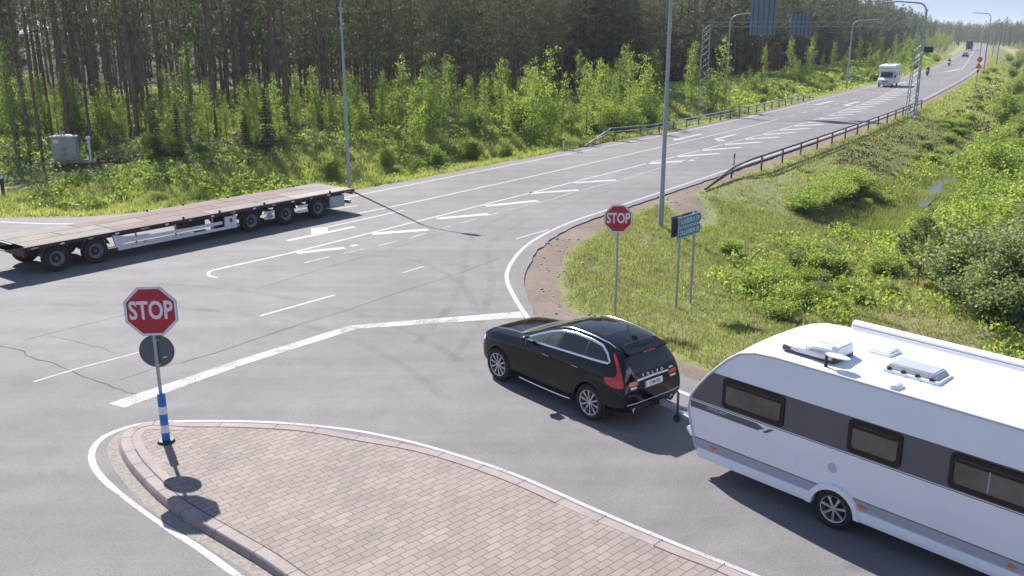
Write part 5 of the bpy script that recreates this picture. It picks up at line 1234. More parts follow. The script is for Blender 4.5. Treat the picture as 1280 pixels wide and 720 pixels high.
g=MB(); g.tube([(-2.2,0,.36),(-2.42,0,.36),(-2.48,0,.38),(-2.485,0,.43)],.022,8); g.lathe([(0,.475),(.02,.468),(.027,.45),(.02,.432),(0,.425)],(-2.485,0,0),'z',10); g.box((-2.36,.16,.40),(.06,.10,.07)); g.build('tow_bar',M['darksteel'],car)
# squeeze overhangs and width to the car in the photo
bpy.context.view_layer.update()
for o in list(car.children_recursive):
    if o.type!='MESH': continue
    isw=o.name.split('.')[0] in ('wheel','rim','brake_disc')
    if isw:
        for v in o.data.vertices: v.co.y-=math.copysign(.035,v.co.y)
        continue
    ml=o.matrix_local
    def q(p):
        x=p.x; e=1.385
        if abs(x)>e: x=math.copysign(e+(abs(x)-e)*(.86 if x<0 else .84),x)
        return Vector((x,p.y*.965,p.z*1.01))
    if ml.is_identity:
        for v in o.data.vertices: v.co=q(v.co)
        # keep arches round where the body curves over the wheels
    else:
        t=q(ml.translation); m2=ml.copy(); m2.translation=t; o.matrix_local=m2
# ================================================================== caravan
CA=R(132.2); vf=Vector((math.cos(CA),math.sin(CA),0)); vr=Vector((vf.y,-vf.x,0)); P0=Vector((*at(1010,622,.35),0)); wcp=P0-vf*.42+vr*1.10
cv=thing('caravan','long white touring caravan with dark grey window band, hitched behind the black car','caravan',(wcp.x,wcp.y,0),CA)
# side silhouette (x,z), front positive
sil=[(2.50,.34),(2.60,.48),(2.66,.66),(2.74,.92),(2.79,1.12),(2.76,1.34),(2.62,1.57),(2.45,1.79),(2.26,2.00),(2.06,2.20),(1.83,2.37),(1.55,2.45),(1.2,2.475),(0,2.48),(-1.5,2.48),(-3.2,2.475),(-4.1,2.46),(-4.42,2.38),(-4.56,2.2),(-4.62,1.6),(-4.62,1.0),(-4.58,.6),(-4.5,.34)]
def shrink(poly,d):
    n=len(poly); out=[]
    for i in range(n):
        a=Vector(poly[i-1]);c=Vector(poly[(i+1)%n]);t=(c-a).normalized(); out.append((poly[i][0]-t.y*d,poly[i][1]+t.x*d))
    return out
ar=sum(sil[i-1][0]*sil[i][1]-sil[i][0]*sil[i-1][1] for i in range(len(sil))); sd_=1 if ar>0 else -1
ys=[(-1.10,.05),(-1.085,.018),(-1.05,.0),(-.7,-.035),(0,-.055),(.7,-.035),(1.05,.0),(1.085,.018),(1.10,.05)]
g=MB(); n=len(sil); V=[]
for y_,d_ in ys:
    q=shrink(sil,sd_*abs(d_) if d_>=0 else 0); 
    for i,(xx,zz_) in enumerate(q):
        top=max(0,min(1,(zz_-1.9)/.5)); V.append((xx,y_,zz_+(-d_ if d_<0 else 0)*top))
F=[(k*n+i,k*n+(i+1)%n,(k+1)*n+(i+1)%n,(k+1)*n+i) for k in range(len(ys)-1) for i in range(n)]+[tuple(range(n-1,-1,-1)),tuple(range((len(ys)-1)*n,len(ys)*n))]
g.add(V,F); shell=g.build('body_shell',M['caravan_white'],cv,38)
YS=1.10
cut_wheels(shell,[(0,.30)],.365,.72,1.3); cut_wheels(shell,[(0,.30)],.365,-1.3,-.72); smooth(shell.data,38)
vb=bvh_of(shell)
vtop=Proj(vb,(0,0,0),(1,0,0),(0,1,0),(0,0,-1)); vfr=Proj(vb,(0,0,0),(0,1,0),(0,0,1),(-1,0,0))
# roof edge rail each side (follows the silhouette)
for s_ in (1,-1):
    g=MB(); q=shrink(sil,sd_*.028); pth=[(x_,s_*1.098,z_) for x_,z_ in q[:19]]; g.tube(pth,.022,8); g.build('edge_trim',M['caravan_trim'],cv,60)
def rrect(x0,z0,x1,z1,r,skew=0,n=5):
    out=[]
    for cx_,cz_,a0 in ((x1-r,z1-r,0),(x0+r,z1-r,90),(x0+r,z0+r,180),(x1-r,z0+r,270)):
        for k in range(n+1): t=R(a0+90*k/n); out.append((cx_+r*math.cos(t),cz_+r*math.sin(t)))
    return out
for s_ in (1,-1):
    def pan(name,poly,mat,d0,d1,parent=cv): 
        g=MB(); g.prism(poly,'y',s_*(YS+d0),s_*(YS+d1),mat); return g.build(name,None,parent,None)
    pan('grey_side_band',[(2.36,1.885),(2.56,1.60),(2.68,1.40),(2.70,1.315),(-4.5,1.325),(-4.52,1.90)],M['caravan_grey'],-.01,.004)
    pan('pin_stripe',[(2.71,1.300),(-4.5,1.310),(-4.5,1.298),(2.71,1.288)],M['caravan_grey'],-.01,.003)
    pan('dark_accent_strip',[(2.72,1.27),(2.71,1.16),(.98+.42,1.155),(.86+.42,1.215),(1.0+.42,1.27)],M['caravan_grey'],-.01,.003)
    pan('accent_tail',[(.93+.38,1.155),(.86+.38,1.155),(.72+.38,1.25),(.80+.38,1.25)],M['caravan_grey'],-.01,.003)
    # lower grey panel and skirt with wheel arch
    arc=lambda r_: [(r_*math.cos(t),.30+r_*math.sin(t)) for t in np.linspace(R(178),R(2),22)]
    low=[(-4.56,.50)]+[(-4.56,.625),(2.63,.625),(2.585,.50)]
    pan('lower_grey_panel',[(.40,.475),(.30,.625),(2.63,.625),(2.58,.475)],M['caravan_mid'],-.01,.006)
    pan('lower_grey_panel',[(-.40,.475),(-.30,.625),(-4.56,.625),(-4.56,.475)],M['caravan_mid'],-.01,.006)
    pan('panel_shadow_line',[(-4.56,.628),(-4.56,.640),(2.635,.640),(2.63,.628)],M['black'],-.01,.002)
    def skirt(x0,x1): 
        g=MB(); pr=[(.0,.30),(.035,.31),(.045,.40),(.03,.475),(0,.48)]; vs=[(x_,s_*(YS+a_),z_) for x_ in (x0,x1) for a_,z_ in pr]; m_=len(pr); g.add(vs,[(i,i+1,m_+i+1,m_+i) for i in range(m_-1)]+[tuple(range(m_)),tuple(range(m_,2*m_))]); g.build('side_skirt',M['caravan_white'],cv,60)
    skirt(.40,2.50); skirt(-4.5,-.40)
    g=MB(); o1=arc(.44); i1=arc(.350); vs=[];
    for (a_,c_) in zip(o1,i1): vs+=[(a_[0]*1.02,s_*(YS+.0),a_[1]),(a_[0]*.99,s_*(YS+.05),a_[1]-.008),(c_[0],s_*(YS+.055),c_[1]),(c_[0],s_*(YS-.25),c_[1])]
    g.add(vs,[(4*i+k,4*i+k+1,4*i+5+k,4*i+4+k) for i in range(len(o1)-1) for k in range(3)]); g.build('wheel_arch',M['caravan_white'],cv,60)
    # windows
    for x1_,x0_ in ((2.09,.94),(-.11,-.93),(-1.58,-2.72)) if s_==1 else ((2.09,1.0),(-1.0,-2.1)):
        g=MB(); pr=rrect(x0_,1.345,x1_,1.87,.07); pi=rrect(x0_+.075,1.43,x1_-.075,1.79,.06)
        g.prism(pr,'y',s_*(YS-.01),s_*(YS+.022),M['acrylic']); fr_=g.build('side_window',None,cv,30,.008)
        g=MB(); g.prism(pi,'y',s_*(YS+.015),s_*(YS+.0235),M['blind']); pn=g.build('pane',None,fr_,None)
        g=MB(); g.prism(rrect(x0_+.08,1.735,x1_-.08,1.785,.02),'y',s_*(YS+.0235),s_*(YS+.0245),M['acrylic']); g.build('rolled_blind',None,fr_,None)
        if x0_<-1.5 and s_==1: g=MB(); g.box(((x0_+x1_)/2+.05,s_*(YS+.0245),1.60),(.018,.002,.30),M['caravan_mid']); g.build('blind_divider',None,fr_,None)
    for ax in (2.21,-.44,-2.52,-4.3):
        g=MB(); g.prism(rrect(ax-.055,.525,ax+.055,.572,.02),'y',s_*(YS+.005),s_*(YS+.024),M['orange']); g.build('side_marker_lamp',None,cv,None)
    if s_==1:
        g=MB(); g.lathe([(.0,YS+.02),(.035,YS+.02),(.04,YS+.006),(.065,YS+.012),(.078,YS)],(.08,0,.985),'y',24); g.build('round_flue_cover',M['caravan_trim'],cv,50)
        g=MB(); g.prism(rrect(.66,.79,.84,1.0,.01),'y',YS-.01,YS+.006,M['caravan_white']); g.build('service_flap',None,cv,30,.003)
        me=text_mesh('EXCELLENT',.055,.0008,.001,1.3,M['caravan_trim']); put_text(me,cv,frame((2.18,YS+.004,1.232),(-1,0,0),(0,0,1)))
    wheel(cv,(0,s_*1.01,.325),.325,.20,s_,7,.66)
# front: dark window band with white surround
g=MB(); vfr.panel(g,[(-.98,1.22),(-.98,1.70),(.98,1.70),(.98,1.22)],.08,.012,M['acrylic']); g.build('front_window',None,cv,60,fix=False)
g=MB(); vfr.strip(g,[(-.99,1.21),(.99,1.21)],.03,False,.008,.01,M['caravan_trim']); vfr.strip(g,[(-.9,.95),(.9,.95)],.02,False,.004,.004,M['caravan_trim']); g.build('gas_locker_seam',None,cv,60,fix=False)
g=MB()
for s_ in (1,-1):
    g=MB(); vs=[]
    g.tube([(2.72,s_*.98,.60),(2.80,s_*.95,.66),(2.80,s_*.80,.68)],[.05,.075,.04],10); g.build('bumper_corner',M['caravan_white'],cv)
    g=MB(); g.tube([(2.84,s_*.86,1.06),(2.86,s_*.86,1.22)],.018,8); g.build('grab_handle',M['caravan_white'],cv)
# drawbar
hitch=car.location+Vector((0,0,0))-cfr*2.33; hl=Matrix.Rotation(-CA,3,'Z')@(hitch-cv.location); print('hitch local',hl)
hx_,hy_=hl.x,hl.y
g=MB(); 
for s_ in (1,-1): g.tube([(2.3,s_*.55,.40),(hx_-.45,hy_+s_*.05,.45)],.045,4)
g.box((hx_-.30,hy_,.47),(.42,.10,.10)); g.build('drawbar',M['galv'],cv,None)
g=MB(); g.box((hx_-.03,hy_,.475),(.16,.12,.09)); g.tube([(hx_-.02,hy_,.50),(hx_-.22,hy_,.60),(hx_-.34,hy_,.585)],.02,8); g.build('coupling_head',M['black'],cv,30,.01)
g=MB(); g.tube([(hx_-.62,hy_+.16,.36),(hx_-.62,hy_+.16,.86)],.022,8); g.tube([(hx_-.62,hy_+.16,.87),(hx_-.54,hy_+.16,.89)],.012,6); g.lathe([(.0,-.025),(.075,-.025),(.075,.025),(0,.025)],(hx_-.62,hy_+.16,.34),'y',14,M['black']); g.build('jockey_wheel',None,cv)
cab_=densify([(hx_-.35,hy_,.50),(hx_-.1,hy_+.08,.60),(hx_+.1,hy_+.13,.42),(hx_+.16,hy_+.16,.40)],.05) if False else [(hx_-.35,hy_,.52),(hx_-.2,hy_+.06,.60),(hx_-.05,hy_+.12,.56),(hx_+.06,hy_+.16,.42),(hx_+.14,hy_+.16,.40)]
g=MB(); g.tube(cab_,.012,6); g.build('cable',M['black'],cv)
g=MB(); vs=[]
prf=[(2.52,.50,.30),(2.95,.36,.42),(3.05,.34,.46)]
g.add([(2.45,-.62,.56),(2.45,.62,.56),(3.02,.17,.53),(3.02,-.17,.53),(2.45,-.62,.50),(2.45,.62,.50),(3.02,.17,.49),(3.02,-.17,.49)],[(0,1,2,3),(7,6,5,4),(0,3,7,4),(1,5,6,2),(2,6,7,3),(0,4,5,1)]); g.build('drawbar_cover',M['caravan_white'],cv,30,.015)
# roof equipment
def roofz(x_,y_):
    h=vtop.p(x_,max(-1.05,min(1.05,y_)),0); return h.z if h else 2.48
def onroof(px,py,zg=2.53):   # where a photo pixel meets the roof, in caravan coordinates
    X_,Y_=at(px,py,zg); v=Matrix.Rotation(-CA,3,'Z')@(Vector((X_,Y_,0))-cv.location); return v.x,max(-1.0,min(.97,v.y))
ax0=onroof(1024,440); print('ac',ax0, 'vent',onroof(1105,441),'hatch',onroof(1145,467),'ant',onroof(1025,458),'rail',onroof(1035,413),'cap',onroof(1112,484))
x0,y0=ax0
z0=roofz(x0,y0)
acu=MB(); sec=[(.52,.17,.06,.11),(.42,.27,.09,.15),(.22,.30,.09,.155),(.08,.30,.10,.16),(-.04,.30,.18,.25),(-.34,.29,.19,.26),(-.42,.25,.17,.23)]
vs=[]
for (dx,hw,zt1,zt2) in sec: vs+=[(x0+dx,y0-hw,z0+.03),(x0+dx,y0+hw,z0+.03),(x0+dx,y0+hw*.97,z0+zt1),(x0+dx,y0+hw*.8,z0+zt2),(x0+dx,y0-hw*.8,z0+zt2),(x0+dx,y0-hw*.97,z0+zt1)]
m_=6; acu.add(vs,[(i*m_+k,i*m_+(k+1)%m_,(i+1)*m_+(k+1)%m_,(i+1)*m_+k) for i in range(len(sec)-1) for k in range(m_)]+[tuple(range(m_)),tuple(range((len(sec)-1)*m_,len(sec)*m_))])
ac=acu.build('air_conditioner',M['white'],cv,25,.012)
g=MB(); g.box((x0+.03,y0,z0+.04),(.90,.56,.085),M['darksteel']); g.build('air_conditioner_base',None,ac,None,.01)
g=MB(); g.box((x0-.19,y0,z0+.258),(.24,.40,.012),M['caravan_trim']); g.build('top_grille',None,ac,None)
me=text_mesh('Dometic',.085,.001,.001,1.1,M['caravan_mid']); put_text(me,ac,frame((x0-.1,y0+.303,z0+.135),(-1,0,0),(0,-.02,1)))
def hatch(px,py,lx,ly,h,mat,name,n=0):
    x_,y_=onroof(px,py); z_=roofz(x_,y_); g=MB(); g.prism(rrect(x_-lx/2,y_-ly/2,x_+lx/2,y_+ly/2,.05),'z',z_-.03,z_+.04,M['white']); fr_=g.build(name,None,cv,30,.008)
    g=MB(); g.box((x_,y_,z_+.04+h/2),(lx*.90,ly*.86,h),mat,None,.82); g.build('dome',None,fr_,30,.015)
    for k in range(n): g=MB(); g.box((x_-lx*.36+k*lx*.24,y_+ly*.455,z_+.055),(.05,.05,.04),M['black']); g.build('catch',None,fr_,None,.006)
    return fr_
hatch(1105,440,.40,.40,.035,M['white'],'roof_vent')
hatch(1146,466.5,.86,.50,.085,simple('frosted_acrylic_dome',(.42,.43,.46),.25,0,.1,4,coat=.5),'roof_skylight',4)
x_,y_=onroof(1112,484); z_=roofz(x_,y_); g=MB(); g.lathe([(.11,-.01),(.10,.04),(.06,.075),(0,.085)],(x_,y_,z_),'z',18); g.build('mushroom_vent',M['white'],cv)
x_,y_=onroof(1025,458); z_=roofz(x_,y_); g=MB(); g.tube([(x_,y_,z_-.02),(x_,y_,z_+.20)],[.03,.02],8,M['black']); an=g.build('aerial_mast',None,cv)
g=MB(); vs=[]; g.lathe([(0,.215),(.09,.21),(.10,.20),(.09,.19),(0,.19)],(0,0,0),'z',18); dd=g.build('aerial_dish',M['white'],an); dd.location=(x_-.17,y_-.02,z_); dd.scale=(2.0,.9,1)
x_,y_=onroof(1094,441)
# awning case along the far roof edge
ra=onroof(1036,414,2.6); xs_=ra[0]
g=MB(); g.prism([(-1.17,2.44),(-1.06,2.44),(-1.03,2.50),(-1.03,2.57),(-1.07,2.61),(-1.15,2.61),(-1.18,2.56)],'x',-4.3,xs_); aw=g.build('awning_case',M['white'],cv,30,.006)
g=MB(); g.box(((xs_-4.3)/2,-1.027,2.535),(xs_+4.25,.006,.02),M['caravan_mid']); g.build('awning_slot',None,aw,None)
g=MB()
for k in range(5): xx=xs_-.5-k*.75; g.box((xx,-.99,2.53),(.05,.06,.05),M['caravan_trim'])
g=MB(); g.prism([(-1.04,2.475),(-.96,2.475),(-1.00,2.53),(-1.04,2.53)],'x',-4.3,xs_-.05); g.build('awning_rail',M['caravan_trim'],cv,None)
# ================================================================== empty flatbed semi-trailer
P0=Vector((*at(315,273.7,.5),0)); tdir=R(52.8)+math.pi; tf=Vector((math.cos(tdir),math.sin(tdir),0)); tl_=Vector((-tf.y,tf.x,0))
tw=P0-tl_*1.12; TH=.97
def deckmat(name,c):
    m,t,b=newmat(name); tc=N(t,'ShaderNodeTexCoord').outputs['Object']; mp=N(t,'ShaderNodeMapping'); mp.inputs['Scale'].default_value=(.6,6,1); t.links.new(tc,mp.inputs['Vector'])
    n1=noise(t,1.5,6,.7,vec=mp.outputs[0]); n2=noise(t,1.1,5,.7,vec=tc)
    cc=mix(t,1,ramp(t,n1,[(.3,tuple(x*.8 for x in c)),(.7,tuple(x*1.12 for x in c))]),ramp(t,n2,[(.3,.78),(.7,1.12)]),'MULTIPLY')
    t.links.new(cc,b.inputs['Base Color']); b.inputs['Roughness'].default_value=.85; bump(t,b,n1,.25,.01); return m
M['ply1']=deckmat('pale_plywood_deck',(.215,.195,.172)); M['ply2']=deckmat('pinkish_plywood_deck',(.185,.128,.118)); M['ply3']=deckmat('fresh_plywood_deck',(.33,.31,.275))
ft=thing('flatbed_trailer','long empty flatbed trailer with weathered plywood deck crossing the junction at the left','trailer',(tw.x,tw.y,0),tdir)
X0,X1=-5.19,8.41; HW=1.16
g=MB(); 
for y_ in (-.42,.42): g.box(((X0+X1)/2,y_,TH-.20),(X1-X0-.1,.13,.26))
for x_ in np.arange(X0+.3,X1,.85): g.box((x_,0,TH-.11),(.09,2*HW-.1,.10))
g.build('chassis_beams',M['rust'],ft,None)
g=MB(); g.box(((X0+X1)/2,0,TH-.045),(X1-X0,2*HW,.05)); g.build('deck_base',M['rust'],ft,None)
# boards: three rows with panel joints
rr_=random.Random(4)
for k,(y0_,y1_) in enumerate(((.42,1.12),(-.35,.385),(-1.12,-.385))):
    cuts=[X0+.02]; 
    while cuts[-1]<X1-2.6: cuts.append(cuts[-1]+rr_.choice([2.45,3.0,1.5,3.6]))
    cuts.append(X1-.02)
    for a_,c_ in zip(cuts[:-1],cuts[1:]):
        mt=M['ply1'] if a_>3.2 else rr_.choice([M['ply2'],M['ply2'],M['ply1']])
        if k==0 and rr_.random()<.7: mt=rr_.choice([M['ply3'],M['ply1']])
        if c_<-3.5: mt=M['ply1']
        g=MB(); g.box(((a_+c_)/2,(y0_+y1_)/2,TH-.008),(c_-a_-.03,y1_-y0_,.03)); g.build('deck_board',mt,ft,None)
for s_ in (1,-1):
    g=MB(); g.box(((X0+X1)/2,s_*(HW+.0),TH-.06),(X1-X0+.04,.06,.12)); g.build('side_rail',M['rust'],ft,None)
    for k,x_ in enumerate(np.arange(X0+.5,X1-.2,.92)):
        g=MB(); g.box((x_,s_*(HW+.038),TH-.075),(.13,.018,.05),M['signwhite'] if k%2 else M['galv']); g.build('lashing_plate',None,ft,None)
    for x_ in (8.1,4.35,-1.0,-4.9,.9):
        g=MB(); g.box((x_,s_*(HW+.036),TH-.07),(.16,.012,.05),M['orange']); g.build('side_reflector',None,ft,None)
    for x_ in (-.6,1.4,-3.9,2.9): g=MB(); g.box((x_,s_*(HW-.02),TH+.03),(.06,.05,.10)); g.build('stake_pocket',M['rust'],ft,None)
    # side guard
    g=MB(); g.box((3.1,s_*1.09,.565),(3.6,.03,.11)); g.build('side_guard_rail',M['signwhite'],ft,None); g=MB(); g.box((3.25,s_*1.09,.345),(4.3,.03,.10)); g.build('side_guard_rail',M['signwhite'],ft,None)
    g=MB()
    for x_ in (1.7,3.2,4.7): g=MB(); g.box((x_,s_*1.06,.60),(.05,.04,.60)); g.build('guard_bracket',M['galv'],ft,None)
    g=MB(); g.box((.92,s_*1.06,.52),(.52,.08,.46)); bx_=g.build('hazard_plate',M['signwhite'],ft,None,.01); g=MB(); g.box((.92,s_*1.105,.60),(.12,.012,.14),M['signred']); g.build('plate_mark',None,bx_,None)
    g=MB(); g.box((-4.28,s_*1.0,.55),(.82,.26,.48)); g.build('tool_box',M['galv'],ft,30,.015)
    for x_,z_ in ((-.83,.62),(-.83,.42),(-2.48,.62),(-2.48,.42)): g=MB(); g.box((x_,s_*1.10,z_),(.50,.025,.10)); g.build('short_guard_rail',M['signwhite'],ft,None)
    g=MB(); g.prism([(-.83-.17,.50),(-.83,.66),(-.83+.17,.50),(-.83,.34)],'y',s_*1.115,s_*1.13,M['rimgrey']); g.build('diamond_plate',None,ft,None)
    g=MB(); g.prism([(5.55,.86),(5.05,.70),(4.2,.66),(4.2,.54),(5.15,.50),(5.45,.42)],'y',s_*1.02,s_*1.08,M['signwhite']); g.build('mudguard_flap',None,ft,None)
    # wheels
    for x_ in (0,-1.66,-3.30,6.16,7.45):
        wheel(ft,(x_,s_*.98,.425),.425,.26,s_,0,.57,M['truckrim'])
        arc_=[(x_+.50*math.cos(t),.46+.49*math.sin(t)) for t in np.linspace(R(12),R(168),14)]
        g=MB(); vs=[]
        for ax_,az_ in arc_: vs+=[(ax_,s_*.84,az_),(ax_,s_*1.12,az_),(ax_,s_*1.125,az_-.03)]
        g.add(vs,[(3*i+k,3*i+k+1,3*i+4+k,3*i+3+k) for i in range(len(arc_)-1) for k in range(2)]); g.build('mudguard',M['darksteel'],ft,60)
    g=MB(); g.box((X0-.0,s_*.95,TH-.17),(.05,.30,.13),M['redlens']); g.build('rear_lamp',None,ft,None)
for x_ in (0,-1.66,-3.30,6.16,7.45):
    g=MB(); g.tube([(x_,-.9,.44),(x_,.9,.44)],.07,10); g.build('axle',M['darksteel'],ft)
g=MB(); g.box((X0+.12,0,.42),(.10,2.1,.14)); 
for s_ in (1,-1): g.box((X0+.15,s_*.5,.62),(.08,.08,.4))
g.build('underrun_bar',M['galv'],ft,None)
g=MB(); g.box((6.8,0,.62),(2.6,.9,.24)); g.build('dolly_frame',M['black'],ft,None); g=MB(); g.box((X1+.02,0,TH-.16),(.08,2*HW,.30)); g.build('front_beam',M['rust'],ft,None)
g=MB(); g.tube([(1.6,.3,.55),(2.6,.3,.55)],.18,14); g.build('air_tank',M['darksteel'],ft)
# ================================================================== motorhome coming down the road
mx,my=at(1108,108.4); mh_dir=R(60)+math.pi
mh=thing('motorhome','white motorhome with a sleeping alcove over the cab, driving towards the camera','motorhome',(mx,my,0),mh_dir)
# local x forward, shift so the front is near origin
L0=1.0; 
def B(o,c,d,m,name,bev=.03,taper=None): g=MB(); g.box(c,d,None,None,taper); return g.build(name,m,o,35,bev)
g=MB(); pr=[(-4.6,.45),(.15,.45),(.15,2.0),(.95,2.12),(1.08,2.35),(.95,2.82),(.55,2.95),(-4.6,2.98),(-4.75,2.7)]
g.prism(pr,'y',-1.10,1.10,M['white']); cbn=g.build('living_body',None,mh,30,.07)
g=MB(); pr=[(0,.40),(1.55,.36),(1.72,.55),(1.70,.92),(1.50,1.12),(.98,1.25),(.45,2.02),(0,2.02)]
g.prism(pr,'y',-.97,.97,M['white']); cbx=g.build('driver_cab',None,mh,30,.06)
g=MB(); g.add([(1.02,-.80,1.28),(1.02,.80,1.28),(.56,.76,1.93),(.56,-.76,1.93)],[(0,1,2,3)],M['glass']); ws_=g.build('windscreen',None,mh,None)
# windscreen set proud of the sloping cab face
for v in ws_.data.vertices: v.co.x+=.035; v.co.z+=.02
for s_ in (1,-1):
    g=MB(); g.prism([(.90,1.28),(.50,1.85),(.08,1.85),(.08,1.28)],'y',s_*.972,s_*.985,M['glass']); g.build('cab_window',None,mh,None)
    B(mh,(.95,s_*1.14,1.45),(.10,.22,.32),M['black'],'door_mirror',.02)
    B(mh,(1.66,s_*.72,.88),(.12,.34,.20),M['clearlens'],'headlight',.02)
    for x_ in (.85,-3.2): wheel(mh,(x_,s_*.86,.33),.33,.20,s_,6,.6,M['rimgrey'])
    for x_,l_ in ((-1.2,.9),(-3.2,1.0)): B(mh,(x_,s_*1.105,1.75),(l_,.02,.5),M['acrylic'],'side_window',.005)
B(mh,(1.74,0,.80),(.03,.9,.16),M['darksteel'],'grille',.005); B(mh,(1.70,0,.46),(.12,1.8,.16),M['caravan_mid'],'bumper',.03)
B(mh,(1.06,0,2.45),(.02,1.4,.12),M['caravan_trim'],'alcove_stripe',.004)
g=MB(); g.box((1.742,0,.62),(.01,.5,.11),M['signwhite']); g.build('number_plate',None,mh,None)
B(mh,(-1.5,0,3.03),(.8,.6,.10),M['white'],'roof_hatch',.03); g=MB(); g.tube([(0.2,0,2.95),(0.2,0,3.25)],.05,8); g.build('roof_vent',M['white'],mh); 
# ================================================================== motorbikes and riders
def skin_person(name,label,joints,edges,radii,mats,loc,rz,root=0):
    me=bpy.data.meshes.new(name); me.from_pydata(joints,edges,[]); o=bpy.data.objects.new(name,me); C.objects.link(o)
    md=o.modifiers.new('skin','SKIN')
    for i,r_ in enumerate(radii): me.skin_vertices[0].data[i].radius=(r_,r_)
    me.skin_vertices[0].data[root].use_root=True
    s2=o.modifiers.new('s','SUBSURF'); s2.levels=1; s2.render_levels=1
    dg=bpy.context.evaluated_depsgraph_get(); nm=bpy.data.meshes.new_from_object(o.evaluated_get(dg)); bpy.data.objects.remove(o); nm.name=name
    nm.materials.clear()
    for m_ in mats: nm.materials.append(m_)
    for p in nm.polygons: p.use_smooth=True; p.material_index=0 if (p.center.z<.86 or len(mats)==1) else 1
    o=bpy.data.objects.new(name,nm); C.objects.link(o); o.location=loc; o.rotation_euler=(0,0,rz); tag(o,label,'person'); return o
def motorbike(px,py,paint_,label,plabel,jacket,helm):
    x,y=at(px,py); rz=R(61)+math.pi; t=thing('motorbike',label,'motorbike',(x,y,0),rz)
    for x_ in (.72,-.72): 
        g=MB(); pr=[(.20,-.05),(.29,-.06),(.32,-.03),(.32,.03),(.29,.06),(.20,.05),(.20,-.05)]; g.lathe(pr,(x_,0,.32),'y',24); w_=g.build('wheel',M['rubber'],t,50); g=MB(); g.lathe([(.05,-.05),(.21,-.03),(.21,.03),(.05,.05)],(x_,0,.32),'y',12); g.build('rim',M['rimgrey'],w_)
    g=MB(); pr=[(.30,.55,.13),(.55,.75,.20),(.62,.95,.24),(.50,1.08,.18),(.40,1.22,.12)]
    vs=[];
    secs=[(.82,.80,.10,.14),(.70,.82,.20,.24),(.48,.78,.24,.30),(.20,.70,.20,.26),(-.15,.66,.17,.20),(-.55,.76,.15,.13),(-.95,.84,.08,.07)]
    for (cx_,cz_,hw_,hh_) in secs:
        for k in range(10): a_=2*math.pi*k/10; vs.append((cx_,hw_*math.cos(a_),cz_+hh_*math.sin(a_)))
    g.add(vs,[(i*10+k,i*10+(k+1)%10,(i+1)*10+(k+1)%10,(i+1)*10+k) for i in range(len(secs)-1) for k in range(10)]+[tuple(range(10)),tuple(range((len(secs)-1)*10,len(secs)*10))]); g.build('fairing_and_tank',paint_,t,60)
    g=MB(); g.box((.0,0,.42),(.5,.28,.34)); g.build('engine',M['darksteel'],t,None,.04); g=MB(); 
    for s_ in (1,-1): g.tube([(.72,s_*.09,.32),(.52,s_*.10,.95)],.025,6)
    g.tube([(.50,-.36,1.02),(.56,0,1.0),(.50,.36,1.02)],.018,6); g.build('fork_and_handlebar',M['darksteel'],t)
    g=MB(); g.add([(.72,-.17,1.0),(.72,.17,1.0),(.52,.13,1.24),(.52,-.13,1.24)],[(0,1,2,3)]); g.build('wind_shield',M['glass'],t,None)
    g=MB(); g.lathe([(0,.92),(.08,.90),(.09,.86)],(0,0,.84),'x',12); g.build('headlight',M['clearlens'],t)
    for s_ in (1,-1): g=MB(); g.box((.50,s_*.30,1.14),(.03,.14,.08)); g.build('mirror',M['black'],t,None)
    J=[(-.15,0,.86),(-.12,0,1.05),(-.02,0,1.30),(.04,0,1.42),(.08,0,1.52),(.10,0,1.62),
       (.0,.19,1.36),(.18,.30,1.16),(.42,.34,1.04),(.0,-.19,1.36),(.18,-.30,1.16),(.42,-.34,1.04),
       (-.12,.12,.84),(.28,.22,.80),(.02,.22,.40),(.16,.24,.32),(-.12,-.12,.84),(.28,-.22,.80),(.02,-.22,.40),(.16,-.24,.32)]
    E_=[(0,1),(1,2),(2,3),(3,4),(4,5),(2,6),(6,7),(7,8),(2,9),(9,10),(10,11),(0,12),(12,13),(13,14),(14,15),(0,16),(16,17),(17,18),(18,19)]
    Rr=[.17,.16,.19,.07,.06,.08,.08,.055,.045,.08,.055,.045,.11,.085,.06,.05,.11,.085,.06,.05]
    p_=skin_person('person',plabel,J,E_,Rr,[M['leather'],jacket],(x,y,0),rz)
    g=MB(); vs=[]; 
    for i in range(9):
        th=math.pi*i/8
        for k in range(14): a_=2*math.pi*k/14; vs.append((.11+.155*math.sin(th)*math.cos(a_),.125*math.sin(th)*math.sin(a_),1.62+.145*math.cos(th)))
    g.add(vs,[(i*14+k,i*14+(k+1)%14,(i+1)*14+(k+1)%14,(i+1)*14+k) for i in range(8) for k in range(14)]); hm=g.build('helmet',helm,p_,60); g=MB(); g.box((.235,0,1.63),(.06,.17,.07),M['glass']); g.build('visor',None,hm,None,.02)
    return t
motorbike(1159,94.8,M['bikered'],'dark red motorbike following the white motorhome','person in dark riding gear and pale helmet on the dark red motorbike',M['leather'],simple('pale_helmet',(.6,.6,.5),.3))
motorbike(1186,82.6,M['white'],'white motorbike behind the dark red one','person in black riding gear on the white motorbike',M['leather'],M['black'])
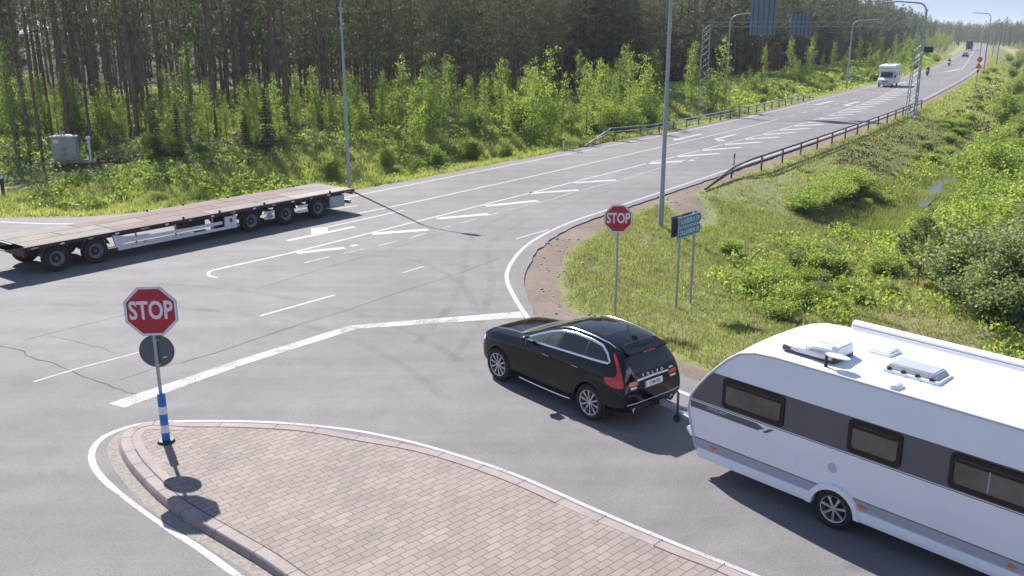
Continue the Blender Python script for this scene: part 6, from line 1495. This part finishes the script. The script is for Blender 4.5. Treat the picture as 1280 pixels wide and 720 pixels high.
# ================================================================== far car and lorry
x,y=at(1206.3,71.3); fc=thing('oncoming_car','tiny dark oncoming car ahead of the green lorry','car',(x,y,0),R(62.5)+math.pi)
fcs=[carsec(2.1,.35,.5,.55,.45,.58,.4,.6),carsec(2.0,.2,.82,.76,.76,.80,.6,.82),carsec(1.3,.18,.88,.88,.80,.93,.65,.97),carsec(.8,.18,.88,.94,.80,1.0,.66,1.04),carsec(.2,.18,.88,.96,.80,1.32,.58,1.38),carsec(-.3,.18,.88,.96,.80,1.38,.56,1.44),carsec(-1.2,.2,.88,.98,.80,1.34,.55,1.40),carsec(-1.8,.24,.86,.98,.76,1.0,.6,1.04),carsec(-2.1,.3,.78,.85,.7,.88,.6,.9),carsec(-2.15,.4,.7,.6,.6,.62,.5,.64)]
fb=loft(fcs,'body',simple('dark_blue_car_paint',(.04,.06,.12),.2,0,.1,3,spec=.6),fc,1); fbb=bvh_of(fb)
ft_=Proj(fbb,(0,0,0),(1,0,0),(0,1,0),(0,0,-1)); g=MB(); ft_.panel(g,[(.78,.58),(.78,-.58),(.18,-.5),(.18,.5)],.15,.006,M['glass']); g.build('windscreen',None,fc,60,fix=False)
for s_ in (1,-1):
    for x_ in (1.3,-1.3): wheel(fc,(x_,s_*.80,.31),.31,.2,s_,5,.6,M['rimgrey'])
    g=MB(); g.box((2.0,s_*.6,.68),(.12,.3,.12),M['clearlens']); g.build('headlight',None,fc,None,.02)
x,y=at(1211,63); lo=thing('oncoming_lorry','green oncoming lorry far away near the end of the road','lorry',(x,y,0),R(63.4)+math.pi)
B(lo,(.2,0,1.75),(2.0,2.45,2.6),M['lorrygreen'],'driver_cab',.12); g=MB(); g.box((1.22,0,2.15),(.02,2.1,.85),M['glass']); g.build('windscreen',None,lo,None)
B(lo,(1.26,0,.75),(.10,2.4,.5),M['darksteel'],'bumper',.04); B(lo,(1.23,0,1.35),(.04,1.7,.5),M['black'],'grille',.01); B(lo,(-5.2,0,2.25),(8.2,2.5,2.9),M['lorrygreen'],'load_box',.04); B(lo,(-3.5,0,.85),(10,1.0,.3),M['darksteel'],'chassis',.02); B(lo,(.3,0,3.2),(1.4,2.2,.35),M['lorrygreen'],'roof_deflector',.08)
for s_ in (1,-1):
    B(lo,(1.28,s_*.9,.95),(.06,.4,.2),M['clearlens'],'headlight',.02); B(lo,(1.0,s_*1.38,2.2),(.12,.2,.6),M['black'],'door_mirror',.02)
    for x_ in (.2,-4.6,-5.9,-8.2): wheel(lo,(x_,s_*1.05,.5),.5,.3,s_,6,.58,M['rimgrey'])
